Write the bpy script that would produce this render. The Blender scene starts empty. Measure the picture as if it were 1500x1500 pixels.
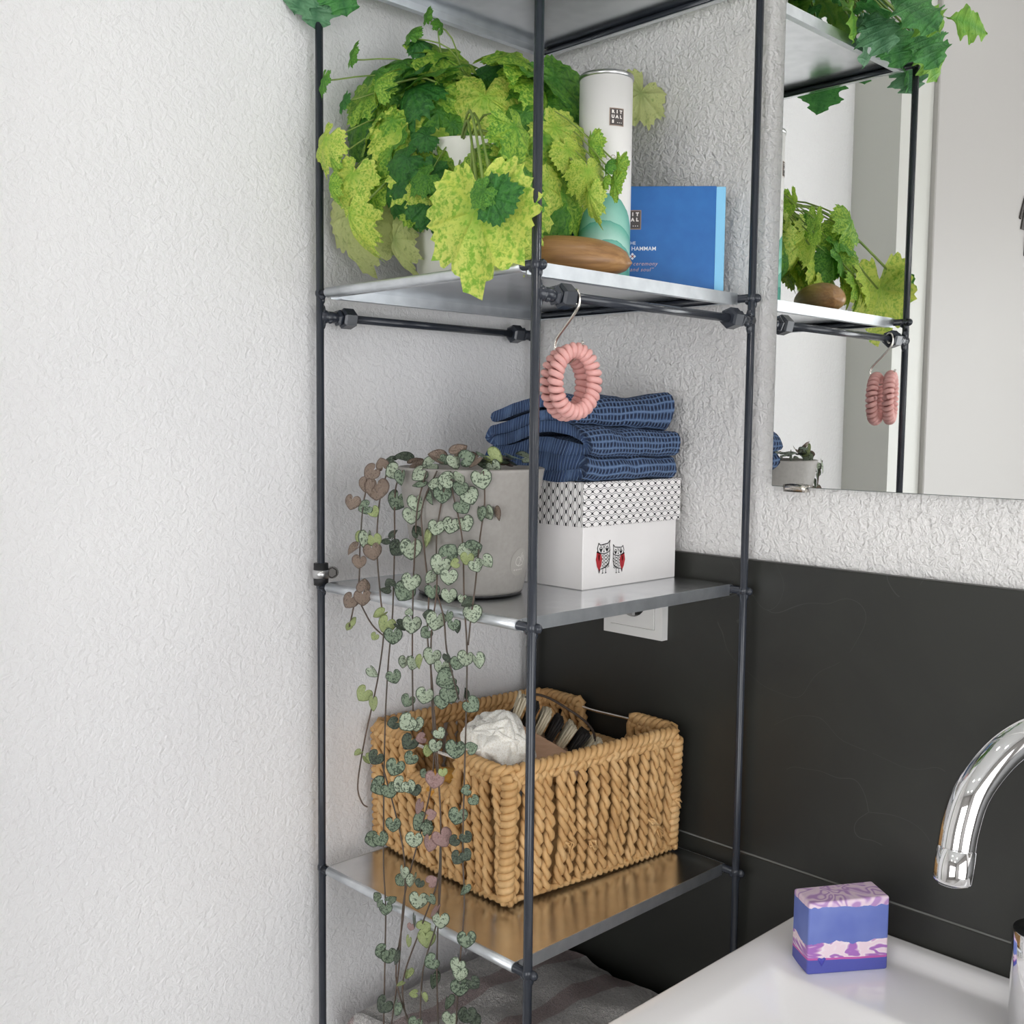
import bpy, bmesh, math, random
from mathutils import Vector, Matrix, noise
S = bpy.context.scene
COL = S.collection
PI = math.pi
R_ = random.Random(7)

# ---------------------------------------------------------------- camera
CAM = Vector((.9639, -.9795, .1714))
CR = Vector((.69848336, .71554643, .01069114))
CU = Vector((-.065631, .04917506, .99663152))
CF = Vector((-.71261039, .6968322, -.08130999))
FPX = 1591.81
cd = bpy.data.cameras.new('camera'); cam = bpy.data.objects.new('camera', cd); COL.objects.link(cam)
cd.sensor_width = 36; cd.lens = 36 * FPX / 1500; cd.clip_start = .02
cam.matrix_world = Matrix(((CR.x, CU.x, -CF.x, CAM.x), (CR.y, CU.y, -CF.y, CAM.y), (CR.z, CU.z, -CF.z, CAM.z), (0, 0, 0, 1)))
S.camera = cam

# ---------------------------------------------------------------- exposure, world
S.view_settings.view_transform = 'Standard'; S.view_settings.look = 'None'
S.view_settings.gamma = 1; S.view_settings.exposure = 0.0; S.view_settings.use_curve_mapping = False
S.cycles.max_bounces = 8; S.cycles.glossy_bounces = 5; S.cycles.diffuse_bounces = 4; S.cycles.transparent_max_bounces = 4; S.cycles.adaptive_threshold = .02; S.cycles.sample_clamp_indirect = 6
wd = bpy.data.worlds.new('world'); S.world = wd; wd.use_nodes = True
wd.node_tree.nodes['Background'].inputs[0].default_value = (.75, .85, 1, 1)
wd.node_tree.nodes['Background'].inputs[1].default_value = .5
WINDOW_POWER = 3.1
LAMP_POWER = 15.0
FILL_WINDOW_POWER = 3.8

# ---------------------------------------------------------------- room numbers
FLOOR, CEIL = -1.18, 1.30
XW, YB = 2.1, -2.5            # far window wall, back wall
D, W, E_ = .33, .3348, .0204  # rack: post positions
ZT, ZA, ZB, ZC, ZD = .6113, .3017, 0., -.303, -.606

def at(px, py, x=None, y=None, z=None):
    d = CF * FPX + (px - 750) * CR - (py - 750) * CU
    if x is not None: t = (x - CAM.x) / d.x
    elif y is not None: t = (y - CAM.y) / d.y
    else: t = (z - CAM.z) / d.z
    return CAM + d * t
def at_depth(px, py, depth):
    return CAM + CF * depth + CR * ((px - 750) / FPX * depth) - CU * ((py - 750) / FPX * depth)

# ---------------------------------------------------------------- material helpers
def lin(r, g, b):
    f = lambda c: c / 12.92 if c <= .04045 else ((c + .055) / 1.055) ** 2.4
    return (f(r / 255), f(g / 255), f(b / 255), 1)
class NT:
    def __init__(s, name):
        s.m = bpy.data.materials.new(name); s.m.use_nodes = True; s.t = s.m.node_tree
        s.b = s.t.nodes['Principled BSDF']; s.out = s.t.nodes['Material Output']
    def n(s, kind, **kw):
        o = s.t.nodes.new(kind)
        for k, v in kw.items():
            if k in o.inputs: s.put(o.inputs[k], v)
            else: setattr(o, k, v)
        return o
    def put(s, sock, v):
        if isinstance(v, bpy.types.NodeSocket): s.t.links.new(v, sock)
        else: sock.default_value = v
    def set(s, **kw):
        for k, v in kw.items(): s.put(s.b.inputs[k.replace('_', ' ')], v)
        return s
    def coord(s, which='Object'): return s.n('ShaderNodeTexCoord').outputs[which]
    def noise(s, vec=None, scale=10, detail=3, rough=.5, dist=0, w=None):
        o = s.n('ShaderNodeTexNoise'); o.inputs['Scale'].default_value = scale; o.inputs['Detail'].default_value = detail
        o.inputs['Roughness'].default_value = rough; o.inputs['Distortion'].default_value = dist
        if w is not None: o.noise_dimensions = '4D'; s.put(o.inputs['W'], w)
        if vec is not None: s.put(o.inputs['Vector'], vec)
        return o.outputs['Fac']
    def math(s, op, a, b=0., c=None, clamp=False):
        o = s.n('ShaderNodeMath'); o.operation = op; o.use_clamp = clamp
        s.put(o.inputs[0], a); s.put(o.inputs[1], b)
        if c is not None: s.put(o.inputs[2], c)
        return o.outputs[0]
    def ramp(s, fac, stops, interp='LINEAR'):
        o = s.n('ShaderNodeValToRGB'); s.put(o.inputs[0], fac); o.color_ramp.interpolation = interp
        el = o.color_ramp.elements
        while len(el) < len(stops): el.new(.5)
        for e, (p, c) in zip(el, stops): e.position = p; e.color = c if len(c) == 4 else (*c, 1)
        return o.outputs[0]
    def mix(s, fac, a, b, mode='MIX'):
        o = s.n('ShaderNodeMix'); o.data_type = 'RGBA'; o.blend_type = mode
        s.put(o.inputs[0], fac); s.put(o.inputs[6], a); s.put(o.inputs[7], b)
        return o.outputs[2]
    def map(s, vec, scale=(1, 1, 1), loc=(0, 0, 0), rot=(0, 0, 0)):
        o = s.n('ShaderNodeMapping'); s.put(o.inputs[0], vec)
        o.inputs['Scale'].default_value = scale; o.inputs['Location'].default_value = loc; o.inputs['Rotation'].default_value = rot
        return o.outputs[0]
    def sep(s, vec):
        o = s.n('ShaderNodeSeparateXYZ'); s.put(o.inputs[0], vec); return o.outputs
    def bump(s, h, strength=.3, dist=.002):
        o = s.n('ShaderNodeBump'); o.inputs['Strength'].default_value = strength; o.inputs['Distance'].default_value = dist
        s.put(o.inputs['Height'], h); s.put(s.b.inputs['Normal'], o.outputs[0]); return s
def flat(name, col, rough=.5, metal=0, **kw):
    t = NT(name); t.set(Base_Color=col, Roughness=rough, Metallic=metal, **kw); return t.m
def noisy(name, c1, c2, scale, rough=.5, metal=0, bump=0, bdist=.001, stretch=(1, 1, 1), detail=4):
    t = NT(name); v = t.map(t.coord(), stretch); f = t.noise(v, scale, detail)
    t.set(Base_Color=t.ramp(f, [(.3, c1), (.7, c2)]), Roughness=rough, Metallic=metal)
    if bump: t.bump(f, bump, bdist)
    return t.m

M = {}
def plaster(name, c1, c2, strength):
    t = NT(name); v = t.coord()
    big = t.noise(v, 3.5, 2)
    a = t.noise(v, 135, 3, .55, .7); b = t.noise(v, 330, 2, .5, .4)
    h = t.math('ADD', t.math('MULTIPLY', a, .8), t.math('MULTIPLY', b, .25))
    t.set(Base_Color=t.ramp(big, [(.3, c1), (.7, c2)]), Roughness=.85)
    t.bump(h, strength, .006); return t.m
M['plaster'] = plaster('wall_plaster', lin(228, 227, 228), lin(234, 233, 233), .45)
M['plaster_rough'] = plaster('wall_plaster_coarse', lin(226, 224, 222), lin(234, 232, 230), .9)
M['ceil'] = flat('ceiling_white', lin(214, 214, 212), .9)
M['far_tile'] = noisy('greige_wall_paint', lin(160, 157, 154), lin(168, 165, 162), 5, .6)
M['paint'] = flat('door_paint', lin(188, 185, 182), .45)
M['frame_paint'] = flat('frame_paint', lin(204, 204, 198), .4)
M['floor'] = noisy('floor_tile_grey', lin(150, 147, 143), lin(164, 161, 157), 4, .4)
t = NT('slate'); v = t.coord()
f1 = t.noise(v, 6, 6, .6, .6); f2 = t.noise(v, 90, 4)
vo = t.n('ShaderNodeTexVoronoi'); vo.feature = 'DISTANCE_TO_EDGE'; vo.inputs['Scale'].default_value = 2.2
dv = t.n('ShaderNodeVectorMath'); dv.operation = 'ADD'; t.put(dv.inputs[0], v)
nn = t.n('ShaderNodeTexNoise'); nn.inputs['Scale'].default_value = 5; t.put(nn.inputs['Vector'], v); t.put(dv.inputs[1], nn.outputs['Color'])
t.put(vo.inputs['Vector'], dv.outputs[0])
vein = t.math('MULTIPLY', t.math('LESS_THAN', vo.outputs['Distance'], .0016), t.math('GREATER_THAN', t.noise(v, 4, 2), .52))
base = t.ramp(f1, [(.3, lin(38, 38, 36)), (.7, lin(47, 48, 44))])
t.set(Base_Color=t.mix(t.math('MULTIPLY', vein, .18), base, lin(110, 112, 108)), Roughness=.40)
t.bump(t.math('ADD', t.math('MULTIPLY', f1, .6), t.math('MULTIPLY', f2, .08)), .35, .004); M['slate'] = t.m
M['grout'] = flat('grout', lin(120, 120, 116), .9)
M['mirror'] = flat('mirror_silver', (.93, .94, .93, 1), .0, 1)
M['mirror_edge'] = flat('mirror_edge', lin(120, 130, 122), .25, .3)
M['steel_paint'] = noisy('anthracite_lacquer', lin(44, 48, 56), lin(50, 54, 62), 40, .2)
t = NT('galvanised'); v = t.coord()
sp = t.noise(v, 55, 3); st = t.noise(t.map(v, (14, 260, 260)), 1, 3)
t.set(Base_Color=t.ramp(sp, [(.3, (.66, .68, .70, 1)), (.7, (.76, .78, .80, 1))]), Metallic=1.0, Roughness=t.math('MULTIPLY_ADD', sp, .05, .20))
M['galv'] = t.m
M['galv_matte'] = noisy('galvanised_matte', (.62, .65, .68, 1), (.74, .77, .80, 1), 60, .42, 1)
M['chrome'] = flat('chrome', (.85, .85, .86, 1), .04, 1)
M['nickel'] = flat('nickel_wire', (.72, .68, .62, 1), .22, 1)
M['band'] = flat('steel_band', (.6, .6, .6, 1), .3, 1)
M['rubber'] = flat('rubber_black', lin(28, 28, 30), .6)
M['ceramic'] = flat('ceramic_white', lin(248, 246, 246), .12, Coat_Weight=.5, Coat_Roughness=.05)
M['plastic'] = flat('plastic_white', lin(226, 225, 222), .35)
M['pot_white'] = noisy('pot_white', lin(232, 231, 222), lin(238, 237, 230), 30, .4)
M['pot_grey'] = noisy('pot_taupe', lin(150, 146, 141), lin(158, 154, 149), 200, .5, bump=.1)
M['pot_dark'] = flat('pot_saucer_black', lin(25, 25, 26), .3)
M['soil'] = noisy('soil', lin(40, 30, 22), lin(70, 55, 42), 120, .95, bump=.8, bdist=.004)
M['stem'] = noisy('stem_green', lin(112, 140, 62), lin(140, 160, 80), 30, .5)
M['vine'] = noisy('vine_brown', lin(72, 66, 58), lin(96, 78, 66), 30, .6)
M['ink'] = flat('ink_black', lin(24, 24, 26), .6)
M['ink_red'] = flat('ink_red', lin(172, 40, 48), .6)
M['ink_pale'] = flat('ink_pale_red', lin(232, 150, 150), .6)
M['card'] = noisy('card_white', lin(232, 229, 228), lin(238, 235, 234), 20, .55)

def leafmat(name, c_lo, c_hi, dark, thresh=.5, scale=14, rough=.45, trans=.28, heart=False, edge=None):
    t = NT(name); ob = t.n('ShaderNodeObjectInfo'); w = t.math('MULTIPLY', ob.outputs['Random'], 37.)
    v = t.coord(); uv = t.sep(t.coord('UV'))
    f = t.noise(v, scale, 4, .6, .3, w=w); g = t.noise(v, 3.2, 2, w=w)
    base = t.mix(g, c_lo, c_hi)
    if heart:
        vo = t.n('ShaderNodeTexNoise'); vo.noise_dimensions = '4D'; vo.inputs['Scale'].default_value = 9; vo.inputs['Detail'].default_value = 1; vo.inputs['Distortion'].default_value = .6
        t.put(vo.inputs['Vector'], v); t.put(vo.inputs['W'], w)
        spots = t.ramp(vo.outputs['Fac'], [(thresh, (0, 0, 0)), (thresh + .05, (1, 1, 1))])
        rim = t.ramp(uv[1], [(.86, (0, 0, 0)), (.95, (1, 1, 1))])
        c = t.mix(t.math('MULTIPLY', spots, .85), base, dark); c = t.mix(rim, c, edge or dark)
        hgt = vo.outputs['Fac']
    else:
        # darker along the heart of the leaf and the veins, pale flecks outwards
        ctr = t.ramp(uv[1], [(.0, (1, 1, 1)), (.45, (.18, .18, .18)), (1., (.0, .0, .0))])
        fl = t.ramp(f, [(thresh - .07, (0, 0, 0)), (thresh + .07, (1, 1, 1))])
        veins = t.math('POWER', t.math('ABSOLUTE', t.math('COSINE', t.math('MULTIPLY', uv[0], PI * 7))), 24.)
        c = t.mix(t.math('MAXIMUM', fl, ctr), base, dark)
        c = t.mix(t.math('MULTIPLY', veins, .35), c, c_lo)
        hgt = t.math('ADD', f, t.math('MULTIPLY', veins, .5))
    t.set(Base_Color=c, Roughness=rough)
    t.bump(hgt, .35, .03)
    tr = t.n('ShaderNodeBsdfTranslucent'); t.put(tr.inputs['Color'], t.mix(.5, c, c_hi)); mx = t.n('ShaderNodeMixShader')
    mx.inputs[0].default_value = trans; t.t.links.new(t.b.outputs[0], mx.inputs[1]); t.t.links.new(tr.outputs[0], mx.inputs[2])
    t.t.links.new(mx.outputs[0], t.out.inputs[0]); return t.m
LV = [leafmat('leaf_yellow', lin(208, 222, 84), lin(234, 240, 132), lin(132, 186, 52), .52, scale=26),
      leafmat('leaf_lime', lin(156, 200, 60), lin(208, 226, 100), lin(84, 150, 42), .49, scale=24),
      leafmat('leaf_green', lin(88, 152, 50), lin(136, 188, 68), lin(56, 120, 40), .5, scale=20),
      leafmat('leaf_dark', lin(48, 116, 48), lin(84, 150, 60), lin(38, 96, 40), .5),
      leafmat('leaf_pale_back', lin(196, 206, 132), lin(216, 222, 152), lin(146, 166, 96), .6)]
HV = [leafmat('heart_silver', lin(158, 172, 148), lin(184, 196, 172), lin(62, 76, 62), .55, heart=True, edge=lin(52, 66, 50), trans=.12),
      leafmat('heart_green', lin(112, 130, 108), lin(144, 160, 136), lin(48, 64, 50), .52, heart=True, edge=lin(40, 56, 42), trans=.12),
      leafmat('heart_dark', lin(70, 82, 68), lin(96, 108, 90), lin(40, 50, 42), .5, heart=True, trans=.12),
      leafmat('heart_brown', lin(126, 110, 98), lin(150, 132, 118), lin(98, 84, 74), .6, heart=True, edge=lin(92, 76, 66), trans=.2),
      leafmat('heart_pink', lin(154, 124, 121), lin(174, 144, 140), lin(134, 106, 104), .62, heart=True, edge=lin(120, 92, 88), trans=.2),
      leafmat('heart_young', lin(152, 166, 112), lin(176, 188, 132), lin(112, 128, 84), .62, heart=True, edge=lin(110, 124, 70), trans=.2)]
TV = [leafmat('fern_green', lin(64, 136, 64), lin(104, 174, 92), lin(48, 112, 58), .55, trans=.2),
      leafmat('fern_teal', lin(86, 142, 100), lin(130, 178, 136), lin(66, 120, 82), .6, trans=.2),
      leafmat('fern_light', lin(126, 184, 66), lin(164, 208, 92), lin(96, 164, 60), .6, trans=.25)]

# ---------------------------------------------------------------- object helpers
def put(name, me, mat=None, parent=None, label=None, cat=None, group=None, kind=None, smooth=True, loc=None):
    o = bpy.data.objects.new(name, me); COL.objects.link(o)
    if mat is not None:
        for mm in (mat if isinstance(mat, (list, tuple)) else [mat]): me.materials.append(mm)
    if smooth and me is not None and len(me.polygons): me.polygons.foreach_set('use_smooth', [True] * len(me.polygons))
    if parent is not None: o.parent = parent
    if loc is not None: o.location = loc
    tag(o, label, cat, group, kind); return o
def tag(o, label=None, cat=None, group=None, kind=None):
    if label: o['label'] = label
    if cat: o['category'] = cat
    if group: o['group'] = group
    if kind: o['kind'] = kind
    return o
def thing(name, label, cat, loc=(0, 0, 0), group=None, rz=0):
    o = bpy.data.objects.new(name, None); COL.objects.link(o); o.location = loc; o.rotation_euler = (0, 0, rz); o.empty_display_size = .02
    return tag(o, label, cat, group)
class MB:
    def __init__(s): s.v = []; s.f = []; s.mi = []; s.uv = None
    def add(s, vs, fs, mi=0):
        k = len(s.v); s.v += [tuple(q) for q in vs]; s.f += [tuple(i + k for i in q) for q in fs]; s.mi += [mi] * len(fs); return s
    def box(s, x0, x1, y0, y1, z0, z1, mi=0):
        v = [(x, y, z) for x in (x0, x1) for y in (y0, y1) for z in (z0, z1)]
        return s.add(v, [(0, 1, 3, 2), (4, 6, 7, 5), (0, 4, 5, 1), (2, 3, 7, 6), (0, 2, 6, 4), (1, 5, 7, 3)], mi)
    def tube(s, path, r, seg=8, caps=True, closed=False, mi=0, up=None, squash=1.):
        P = [Vector(q) for q in path]; n = len(P)
        rr = r if callable(r) else (lambda i: r)
        T = []
        for i in range(n):
            a = P[(i - 1) % n] if (closed or i) else P[0]; b = P[(i + 1) % n] if (closed or i < n - 1) else P[-1]
            d = b - a; T.append(d.normalized() if d.length > 1e-9 else Vector((0, 0, 1)))
        N = (Vector(up) if up else (Vector((0, 0, 1)) if abs(T[0].z) < .9 else Vector((1, 0, 0))))
        N = (N - T[0] * N.dot(T[0])).normalized(); vs = []
        for i in range(n):
            N = N - T[i] * N.dot(T[i]); N = N.normalized() if N.length > 1e-9 else T[i].orthogonal().normalized()
            B = T[i].cross(N); q = rr(i)
            vs += [P[i] + N * (math.cos(2 * PI * k / seg) * q) + B * (math.sin(2 * PI * k / seg) * q * squash) for k in range(seg)]
        fs = []
        for i in range(n if closed else n - 1):
            j = (i + 1) % n
            fs += [(i * seg + k, i * seg + (k + 1) % seg, j * seg + (k + 1) % seg, j * seg + k) for k in range(seg)]
        if caps and not closed: fs += [tuple(range(seg - 1, -1, -1)), tuple((n - 1) * seg + k for k in range(seg))]
        return s.add(vs, fs, mi)
    def lathe(s, prof, seg=48, c=(0, 0, 0), mi=0, cap=True):
        vs = []; n = len(prof)
        for r, z in prof: vs += [(c[0] + r * math.cos(2 * PI * k / seg), c[1] + r * math.sin(2 * PI * k / seg), c[2] + z) for k in range(seg)]
        fs = [(i * seg + k, i * seg + (k + 1) % seg, (i + 1) * seg + (k + 1) % seg, (i + 1) * seg + k) for i in range(n - 1) for k in range(seg)]
        if cap: fs += [tuple(range(seg - 1, -1, -1)), tuple((n - 1) * seg + k for k in range(seg))]
        return s.add(vs, fs, mi)
    def blob(s, c, r, sc=(1, 1, 1), mi=0, u=10, v=7):
        vs = []; fs = []
        for j in range(v + 1):
            th = PI * j / v
            for i in range(u): ph = 2 * PI * i / u; vs.append((c[0] + r * sc[0] * math.sin(th) * math.cos(ph), c[1] + r * sc[1] * math.sin(th) * math.sin(ph), c[2] + r * sc[2] * math.cos(th)))
        for j in range(v):
            for i in range(u): fs.append((j * u + i, (j + 1) * u + i, (j + 1) * u + (i + 1) % u, j * u + (i + 1) % u))
        return s.add(vs, fs, mi)
    def mesh(s, name, weld=False, uv=None):
        me = bpy.data.meshes.new(name); me.from_pydata(s.v, [], s.f)
        if any(s.mi): me.polygons.foreach_set('material_index', s.mi)
        if uv:
            L = me.uv_layers.new(name='UVMap'); 
            for lp in me.loops: L.data[lp.index].uv = uv[lp.vertex_index]
        if weld:
            b = bmesh.new(); b.from_mesh(me); bmesh.ops.remove_doubles(b, verts=b.verts, dist=1e-6); bmesh.ops.recalc_face_normals(b, faces=b.faces); b.to_mesh(me); b.free()
        me.update(); return me
    def put(s, name, mat, parent=None, smooth=True, weld=False, **kw): return put(name, s.mesh(name, weld), mat, parent, smooth=smooth, **kw)
def bevel_box(x0, x1, y0, y1, z0, z1, bev=.002, seg=2):
    b = bmesh.new(); bmesh.ops.create_cube(b, size=1)
    for v in b.verts: v.co = ((x0 + x1) / 2 + v.co.x * (x1 - x0), (y0 + y1) / 2 + v.co.y * (y1 - y0), (z0 + z1) / 2 + v.co.z * (z1 - z0))
    if bev: bmesh.ops.bevel(b, geom=b.edges[:], offset=bev, segments=seg, affect='EDGES', profile=.5)
    me = bpy.data.meshes.new('box'); b.to_mesh(me); b.free(); return me
def bbox(name, mat, ext, parent=None, bev=.002, seg=2, **kw):
    return put(name, bevel_box(*ext, bev=bev, seg=seg), mat, parent, smooth=False, **kw)
def spline(pts, n=8, closed=False):
    P = [Vector(q) for q in pts]; out = []; m = len(P)
    for i in range(m if closed else m - 1):
        g = lambda k: P[k % m] if closed else P[max(0, min(m - 1, k))]
        a, b, c, d = g(i - 1), g(i), g(i + 1), g(i + 2)
        for k in range(n):
            t = k / n; out.append(.5 * ((2 * b) + (c - a) * t + (2 * a - 5 * b + 4 * c - d) * t * t + (3 * b - a - 3 * c + d) * t ** 3))
    if not closed: out.append(P[-1])
    return out
# flat print: strokes and fills drawn in 2D and laid on a surface by fn(u, v)
class Ink:
    def __init__(s, fn): s.fn = fn; s.b = MB()
    def fill(s, pts, mi=0):
        n = len(pts); cx = sum(q[0] for q in pts) / n; cy = sum(q[1] for q in pts) / n
        s.b.add([s.fn(*q) for q in pts] + [s.fn(cx, cy)], [(i, (i + 1) % n, n) for i in range(n)], mi)
    def line(s, pts, w, mi=0, closed=False):
        pts = list(pts) + ([pts[0]] if closed else [])
        for a, b in zip(pts, pts[1:]):
            dx, dy = b[0] - a[0], b[1] - a[1]; l = math.hypot(dx, dy) or 1e-9; nx, ny = -dy / l * w / 2, dx / l * w / 2; ex, ey = dx / l * w * .3, dy / l * w * .3
            q = [(a[0] + nx - ex, a[1] + ny - ey), (a[0] - nx - ex, a[1] - ny - ey), (b[0] - nx + ex, b[1] - ny + ey), (b[0] + nx + ex, b[1] + ny + ey)]
            s.b.add([s.fn(*p) for p in q], [(0, 1, 2, 3)], mi)
    def text(s, txt, cx, cy, size, mi=0, shear=0, bold=0, align='CENTER', spacing=1.):
        cu = bpy.data.curves.new('lettering', 'FONT'); cu.body = txt; cu.size = size; cu.align_x = align; cu.align_y = 'CENTER'; cu.shear = shear; cu.offset = bold; cu.space_character = spacing; cu.resolution_u = 3
        o = bpy.data.objects.new('lettering', cu); COL.objects.link(o); bpy.context.view_layer.update()
        me = bpy.data.meshes.new_from_object(o.evaluated_get(bpy.context.evaluated_depsgraph_get()))
        bpy.data.objects.remove(o); bpy.data.curves.remove(cu)
        s.b.add([s.fn(cx + v.co.x, cy + v.co.y) for v in me.vertices], [tuple(q.vertices) for q in me.polygons], mi); bpy.data.meshes.remove(me)
    def put(s, name, mats, parent, **kw): return s.b.put(name, mats, parent, smooth=False, **kw)
def on_plane(o, u, v, off=.0003):
    o, u, v = Vector(o), Vector(u).normalized(), Vector(v).normalized(); n = u.cross(v)
    return lambda a, b: o + u * a + v * b + n * off
def ell(cx, cy, a, b, n=20, rot=0):
    return [(cx + a * math.cos(t) * math.cos(rot) - b * math.sin(t) * math.sin(rot), cy + a * math.cos(t) * math.sin(rot) + b * math.sin(t) * math.cos(rot)) for t in (2 * PI * i / n for i in range(n))]

# ================================================================ the room
def wallbox(name, mat, *ext):
    return put(name, MB().box(*ext).mesh(name), mat, kind='structure', smooth=False)
wallbox('floor', M['floor'], -.15, XW + .15, YB - .15, .15, FLOOR - .1, FLOOR)
wallbox('ceiling', M['ceil'], -.15, XW + .15, YB - .15, .15, CEIL, CEIL + .1)
wallbox('wall_left', M['plaster'], -.12, 0, YB, 0, FLOOR, CEIL)
wall_right = wallbox('wall_right', M['plaster_rough'], -.12, XW, 0, .12, FLOOR, CEIL)
WY0, WY1, WZ0, WZ1 = -1.55, -.15, -.85, .75
VX0, VX1 = .55, 1.95
b = MB(); b.box(-.12, VX0, YB - .12, YB, FLOOR, CEIL); b.box(VX1, XW, YB - .12, YB, FLOOR, CEIL); b.box(VX0, VX1, YB - .12, YB, FLOOR, WZ0); b.box(VX0, VX1, YB - .12, YB, WZ1, CEIL)
b.put('wall_back', M['far_tile'], smooth=False, kind='structure')
# window wall in four pieces round the opening
b = MB(); b.box(XW, XW + .12, YB, WY0, FLOOR, CEIL); b.box(XW, XW + .12, WY1, 0, FLOOR, CEIL); b.box(XW, XW + .12, WY0, WY1, FLOOR, WZ0); b.box(XW, XW + .12, WY0, WY1, WZ1, CEIL)
b.put('wall_window', M['far_tile'], smooth=False, kind='structure')
t = NT('frosted_daylight_pane'); t.set(Base_Color=(.9, .95, 1, 1), Roughness=.4, Emission_Color=(.99, .99, 1, 1), Emission_Strength=WINDOW_POWER); M['pane'] = t.m
win = thing('window_1', 'frosted window with white frame in the side wall', 'window', (XW, 0, 0)); win['kind'] = 'structure'
for (a0, a1, c0, c1) in ((WY0, WY0 + .06, WZ0, WZ1), (WY1 - .06, WY1, WZ0, WZ1), (WY0 + .06, WY1 - .06, WZ0, WZ0 + .06), (WY0 + .06, WY1 - .06, WZ1 - .06, WZ1)):
    bbox('window_frame', M['paint'], (.01, .07, a0, a1, c0, c1), win, .004)
put('window_pane', MB().box(.04, .05, WY0 + .06, WY1 - .06, WZ0 + .06, WZ1 - .06).mesh('pane'), M['pane'], win, smooth=False)
fill_win = thing('added_fill_window', 'added frosted fill-light window with white frame in the back wall', 'window', (0, YB, 0)); fill_win['kind'] = 'structure'  # invented glowing window, added as fill light for surfaces facing the back wall
for (a0, a1, c0, c1) in ((VX0, VX0 + .06, WZ0, WZ1), (VX1 - .06, VX1, WZ0, WZ1), (VX0 + .06, VX1 - .06, WZ0, WZ0 + .06), (VX0 + .06, VX1 - .06, WZ1 - .06, WZ1)):
    bbox('window_frame', M['paint'], (a0, a1, -.07, -.01, c0, c1), fill_win, .004)
t = NT('added_fill_pane_back'); t.set(Base_Color=(.9, .95, 1, 1), Roughness=.4, Emission_Color=(.98, .99, 1, 1), Emission_Strength=FILL_WINDOW_POWER)
put('window_pane', MB().box(VX0 + .06, VX1 - .06, -.05, -.04, WZ0 + .06, WZ1 - .06).mesh('pane'), t.m, fill_win, smooth=False)
# recessed ceiling lamps
t = NT('lamp_diffuser'); t.set(Base_Color=(1, 1, 1, 1), Emission_Color=(1, .965, .93, 1), Emission_Strength=LAMP_POWER * 4); M['diff'] = t.m
for i, (x, y) in enumerate(((.75, -.45), (1.45, -.45), (.75, -1.35), (1.45, -1.35), (.75, -2.1), (1.45, -2.1))):
    l = thing('ceiling_lamp', 'round recessed ceiling lamp with white ring', 'ceiling lamp', (x, y, CEIL), 'recessed ceiling lamps')
    MB().lathe([(.042, -.001), (.042, -.006), (.055, -.005), (.057, -.001)], 32, cap=False).put('lamp_ring', M['paint'], l)
    MB().lathe([(.0001, -.004), (.041, -.004), (.041, -.001), (.0001, -.001)], 32, cap=False).put('lamp_diffuser', M['diff'], l)

# slate cladding on the right wall
TT, TJ = .0315, -.2825
for x0, x1 in ((.001, .90), (.902, 1.80), (1.802, 2.09)):
    for z0, z1 in ((TJ, TT), (TJ - .316, TJ - .002), (TJ - .632, TJ - .318), (FLOOR + .002, TJ - .634)):
        bbox('tile', M['slate'], (x0, x1, -.010, 0, z0, z1), wall_right, .0008, 1)
put('grout_bed', MB().box(.0005, 2.09, -.0088, 0, FLOOR + .002, TT - .002).mesh('grout_bed'), M['grout'], wall_right, smooth=False)

# boxed-out door frame and door further along the left wall (seen in the mirror)
wallbox('trim_1', M['frame_paint'], 0, .085, -.872, -.79, FLOOR, CEIL)
wallbox('trim_2', M['frame_paint'], 0, .05, -.982, -.872, FLOOR, CEIL)
wallbox('trim_3', M['frame_paint'], 0, .085, -1.98, -1.88, FLOOR, CEIL)
wallbox('trim_4', M['frame_paint'], 0, .085, -1.88, -.982, 1.215, CEIL)
door = thing('door_1', 'plain white door in the long wall', 'door', (0, -1.43, FLOOR)); door['kind'] = 'structure'
bbox('door_leaf', M['paint'], (.015, .06, -.45, .447, .006, 2.39), door, .002, 1)
b = MB(); b.tube([(.06, -.38, 1.05), (.105, -.38, 1.05), (.11, -.37, 1.05), (.11, -.26, 1.05)], .009, 10); b.put('door_handle', M['nickel'], door)
# pictogram on the door
sg = thing('restroom_sign', 'dark grey pictogram of a figure in a dress on the white door', 'sign', (.0605, -1.418, .612))
def sgpart(nm, pts):
    k = len(pts); v = [(0, -a, c) for a, c in pts] + [(.003, -a, c) for a, c in pts]
    put(nm, MB().add(v, [tuple(range(k)), tuple(range(2 * k - 1, k - 1, -1))] + [(i, (i + 1) % k, k + (i + 1) % k, k + i) for i in range(k)]).mesh(nm, True), M['sign'], sg, smooth=False)
M['sign'] = flat('sign_grey', lin(72, 68, 66), .5)
sgpart('head', ell(0, .066, .017, .017)); sgpart('dress', [(-.018, .040), (.018, .040), (.022, .030), (.042, -.030), (-.042, -.030), (-.022, .030)])
for s_ in (-1, 1):
    q = [(s_ * .024, .040), (s_ * .031, .034), (s_ * .052, -.008), (s_ * .046, -.011), (s_ * .026, .028)]; sgpart('arm', q if s_ > 0 else q[::-1])
    q = [(s_ * .006, -.033), (s_ * .017, -.033), (s_ * .017, -.082), (s_ * .006, -.082)]; sgpart('leg', q if s_ < 0 else q[::-1])

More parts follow.
